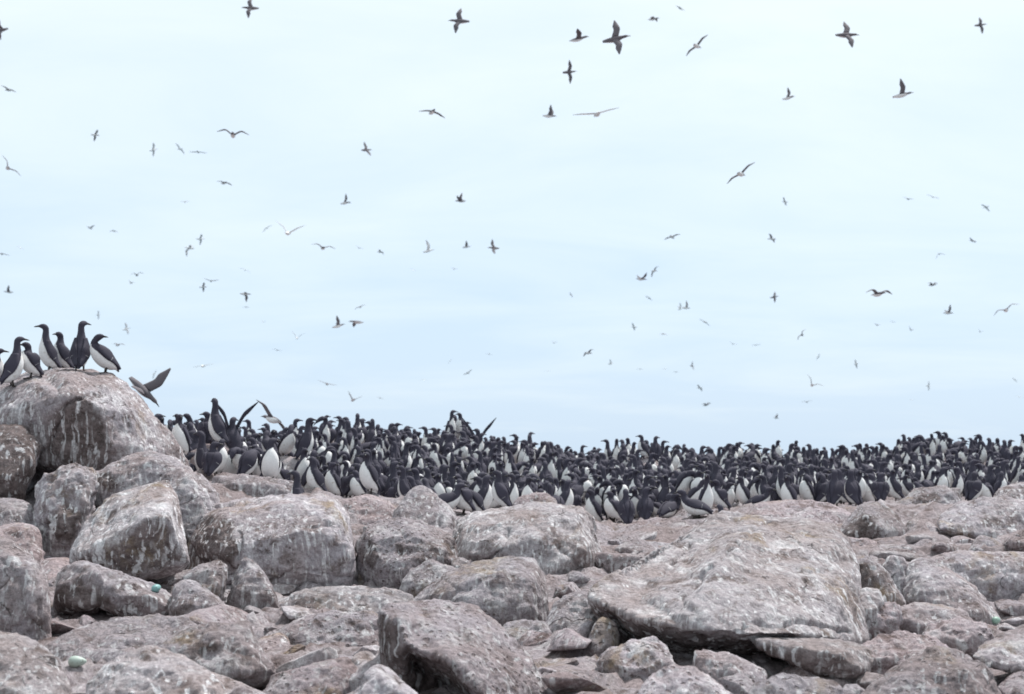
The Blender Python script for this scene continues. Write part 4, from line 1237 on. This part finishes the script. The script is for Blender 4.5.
for i, (px, py, sp, pose, kd) in enumerate(FLY):
    h, pt, rl, a1, a2, txt = POSES[pose]
    jit = 0.4 if sp > 25 else 1.0
    h += rng.normal(0, 22) * jit; pt += rng.normal(0, 8) * jit; rl += rng.normal(0, 15) * jit
    a1 += rng.normal(0, 10) * jit; a2 += rng.normal(0, 12) * jit
    if sp < 14 and i % 5 == 2: kd = 'g'
    span = .70 if kd == 'm' else .92
    fore = {'T': .85, 't': .85, 'S': .75, 's': .75, 'L': .7, 'V': .8, 'D': .85}.get(pose, .95)
    Yd = span * fore * FPX / sp
    if (px, py) == (143, 390): Yd = 15.0; h, pt, rl, a1, a2 = -14, -42, 32, 48, 40
    if (px, py) == (272, 419): Yd = 19.0
    size = 'large ' if sp >= 28 else 'mid-sized ' if sp >= 18 else 'small ' if sp >= 11 else 'tiny '
    if Yd < 18: size = ''
    look_ = 'dark flying murre' if kd == 'm' else 'pale flying gull'
    lb = '%s%s %s, %s, %s' % (size, look_, txt, next(t for lim, t in VZ if py < lim), next(t for lim, t in HZ if px < lim))
    if (px, py) == (143, 390): lb = 'dark murre landing with raised wings right of the perch boulder'
    if (px, py) == (272, 419): lb = 'murre flying low over the left of the crowd, bill to the left'
    fl.append(dict(px=px, py=py, sp=sp, kd=kd, Y=Yd, rot=(rl, pt, h), a=(a1, a2), label=lb))
cnt = {}
for f_ in fl: cnt.setdefault(f_['label'], []).append(f_)
for lb, fs in cnt.items():
    if len(fs) > 1:
        fs.sort(key=lambda q: q['px'])
        for i, f_ in enumerate(fs): f_['label'] = lb + (', left one' if i == 0 else ', right one' if i == len(fs) - 1 else ', middle one')
fb = murre_shapes(FLYING, spread=(0, 0))
FB = {}
for kd, mat in (('m', M_FLIGHT), ('g', M_GULL)):
    s_ = Shape().join(fb['body'])
    if kd == 'g': s_.w = [1.0] * len(s_.w)
    FB[kd] = (to_mesh('body', s_, mat), to_mesh('bill', fb['bill'], M_BILL))
for f_ in fl:
    kd = f_['kd']
    mat = M_FLIGHT if kd == 'm' else M_GULL
    nm = 'flying_murre' if kd == 'm' else 'flying_gull'
    kw = dict(span=.325, chord=.116, pale=0.0) if kd == 'm' else dict(span=.43, chord=.115, sweep=.075, pale=1.0)
    wings = [open_wing(s_, *f_['a'], lod=f_['sp'] < 18, **kw) for s_ in (1, -1)]
    p = at(f_['px'], f_['py'], f_['Y'])
    rl, pt, h = [R(q) for q in f_['rot']]
    grp = 'birds circling over the colony'
    if f_['sp'] >= 14:
        e = link(nm, None, None, p); e.empty_display_size = .1
        link('body', FB[kd][0], e); link('bill', FB[kd][1], e)
        for w_ in wings: link('wing', to_mesh('wing', w_, mat), e)
    else:
        s_ = Shape().join(fb['body']).join(fb['bill'])
        if kd == 'g': s_.w = [1.0] * len(s_.w)
        for w_ in wings: s_.join(w_)
        e = link(nm, to_mesh(nm, s_, mat), None, p)
    e.rotation_euler = (Matrix.Rotation(h, 3, 'Z') @ Matrix.Rotation(-pt, 3, 'Y') @ Matrix.Rotation(rl, 3, 'X')).to_euler()
    tag(e, f_['label'], 'murre' if kd == 'm' else 'gull', grp)

# ------------------------------------------------------------------ eggs
def egg(px, py, size, colr, label, tilt=(0, 90, 30), lift=0.5, low=3):
    p = look(px, py + low)
    L_, W_ = .082 * size, .050 * size
    rings = []
    for k in range(15):
        t = k / 14
        zc = -math.cos(math.pi * t)
        r = math.sin(math.pi * t) * (1 - .34 * zc) * W_ / 2 + 1e-4
        rings.append([(r * math.cos(q), r * math.sin(q), zc * L_ / 2) for q in [2 * math.pi * j / 18 for j in range(18)]])
    v, f = loft(rings)
    o = link('egg', mesh_np('egg', v, f, egg_material('eggshell_%d' % px, colr, (0.10, 0.09, 0.07))))
    o.rotation_euler = [R(a) for a in tilt]
    o.location = p + Vector((0, -0.01, W_ * lift - .004))
    tag(o, label, 'egg', 'eggs lying on the rocks')


egg(157, 582, .95, (0.20, 0.37, 0.36), 'turquoise egg in the shadow under the slanted block', (0, 80, 70), low=9)
egg(78, 663, 1.05, (0.36, 0.43, 0.38), 'pale speckled egg in a hollow at lower left', (0, 90, 10))
egg(996, 620, .95, (0.25, 0.38, 0.31), 'greenish egg at the end of the long sloping rock', (0, 85, 40))
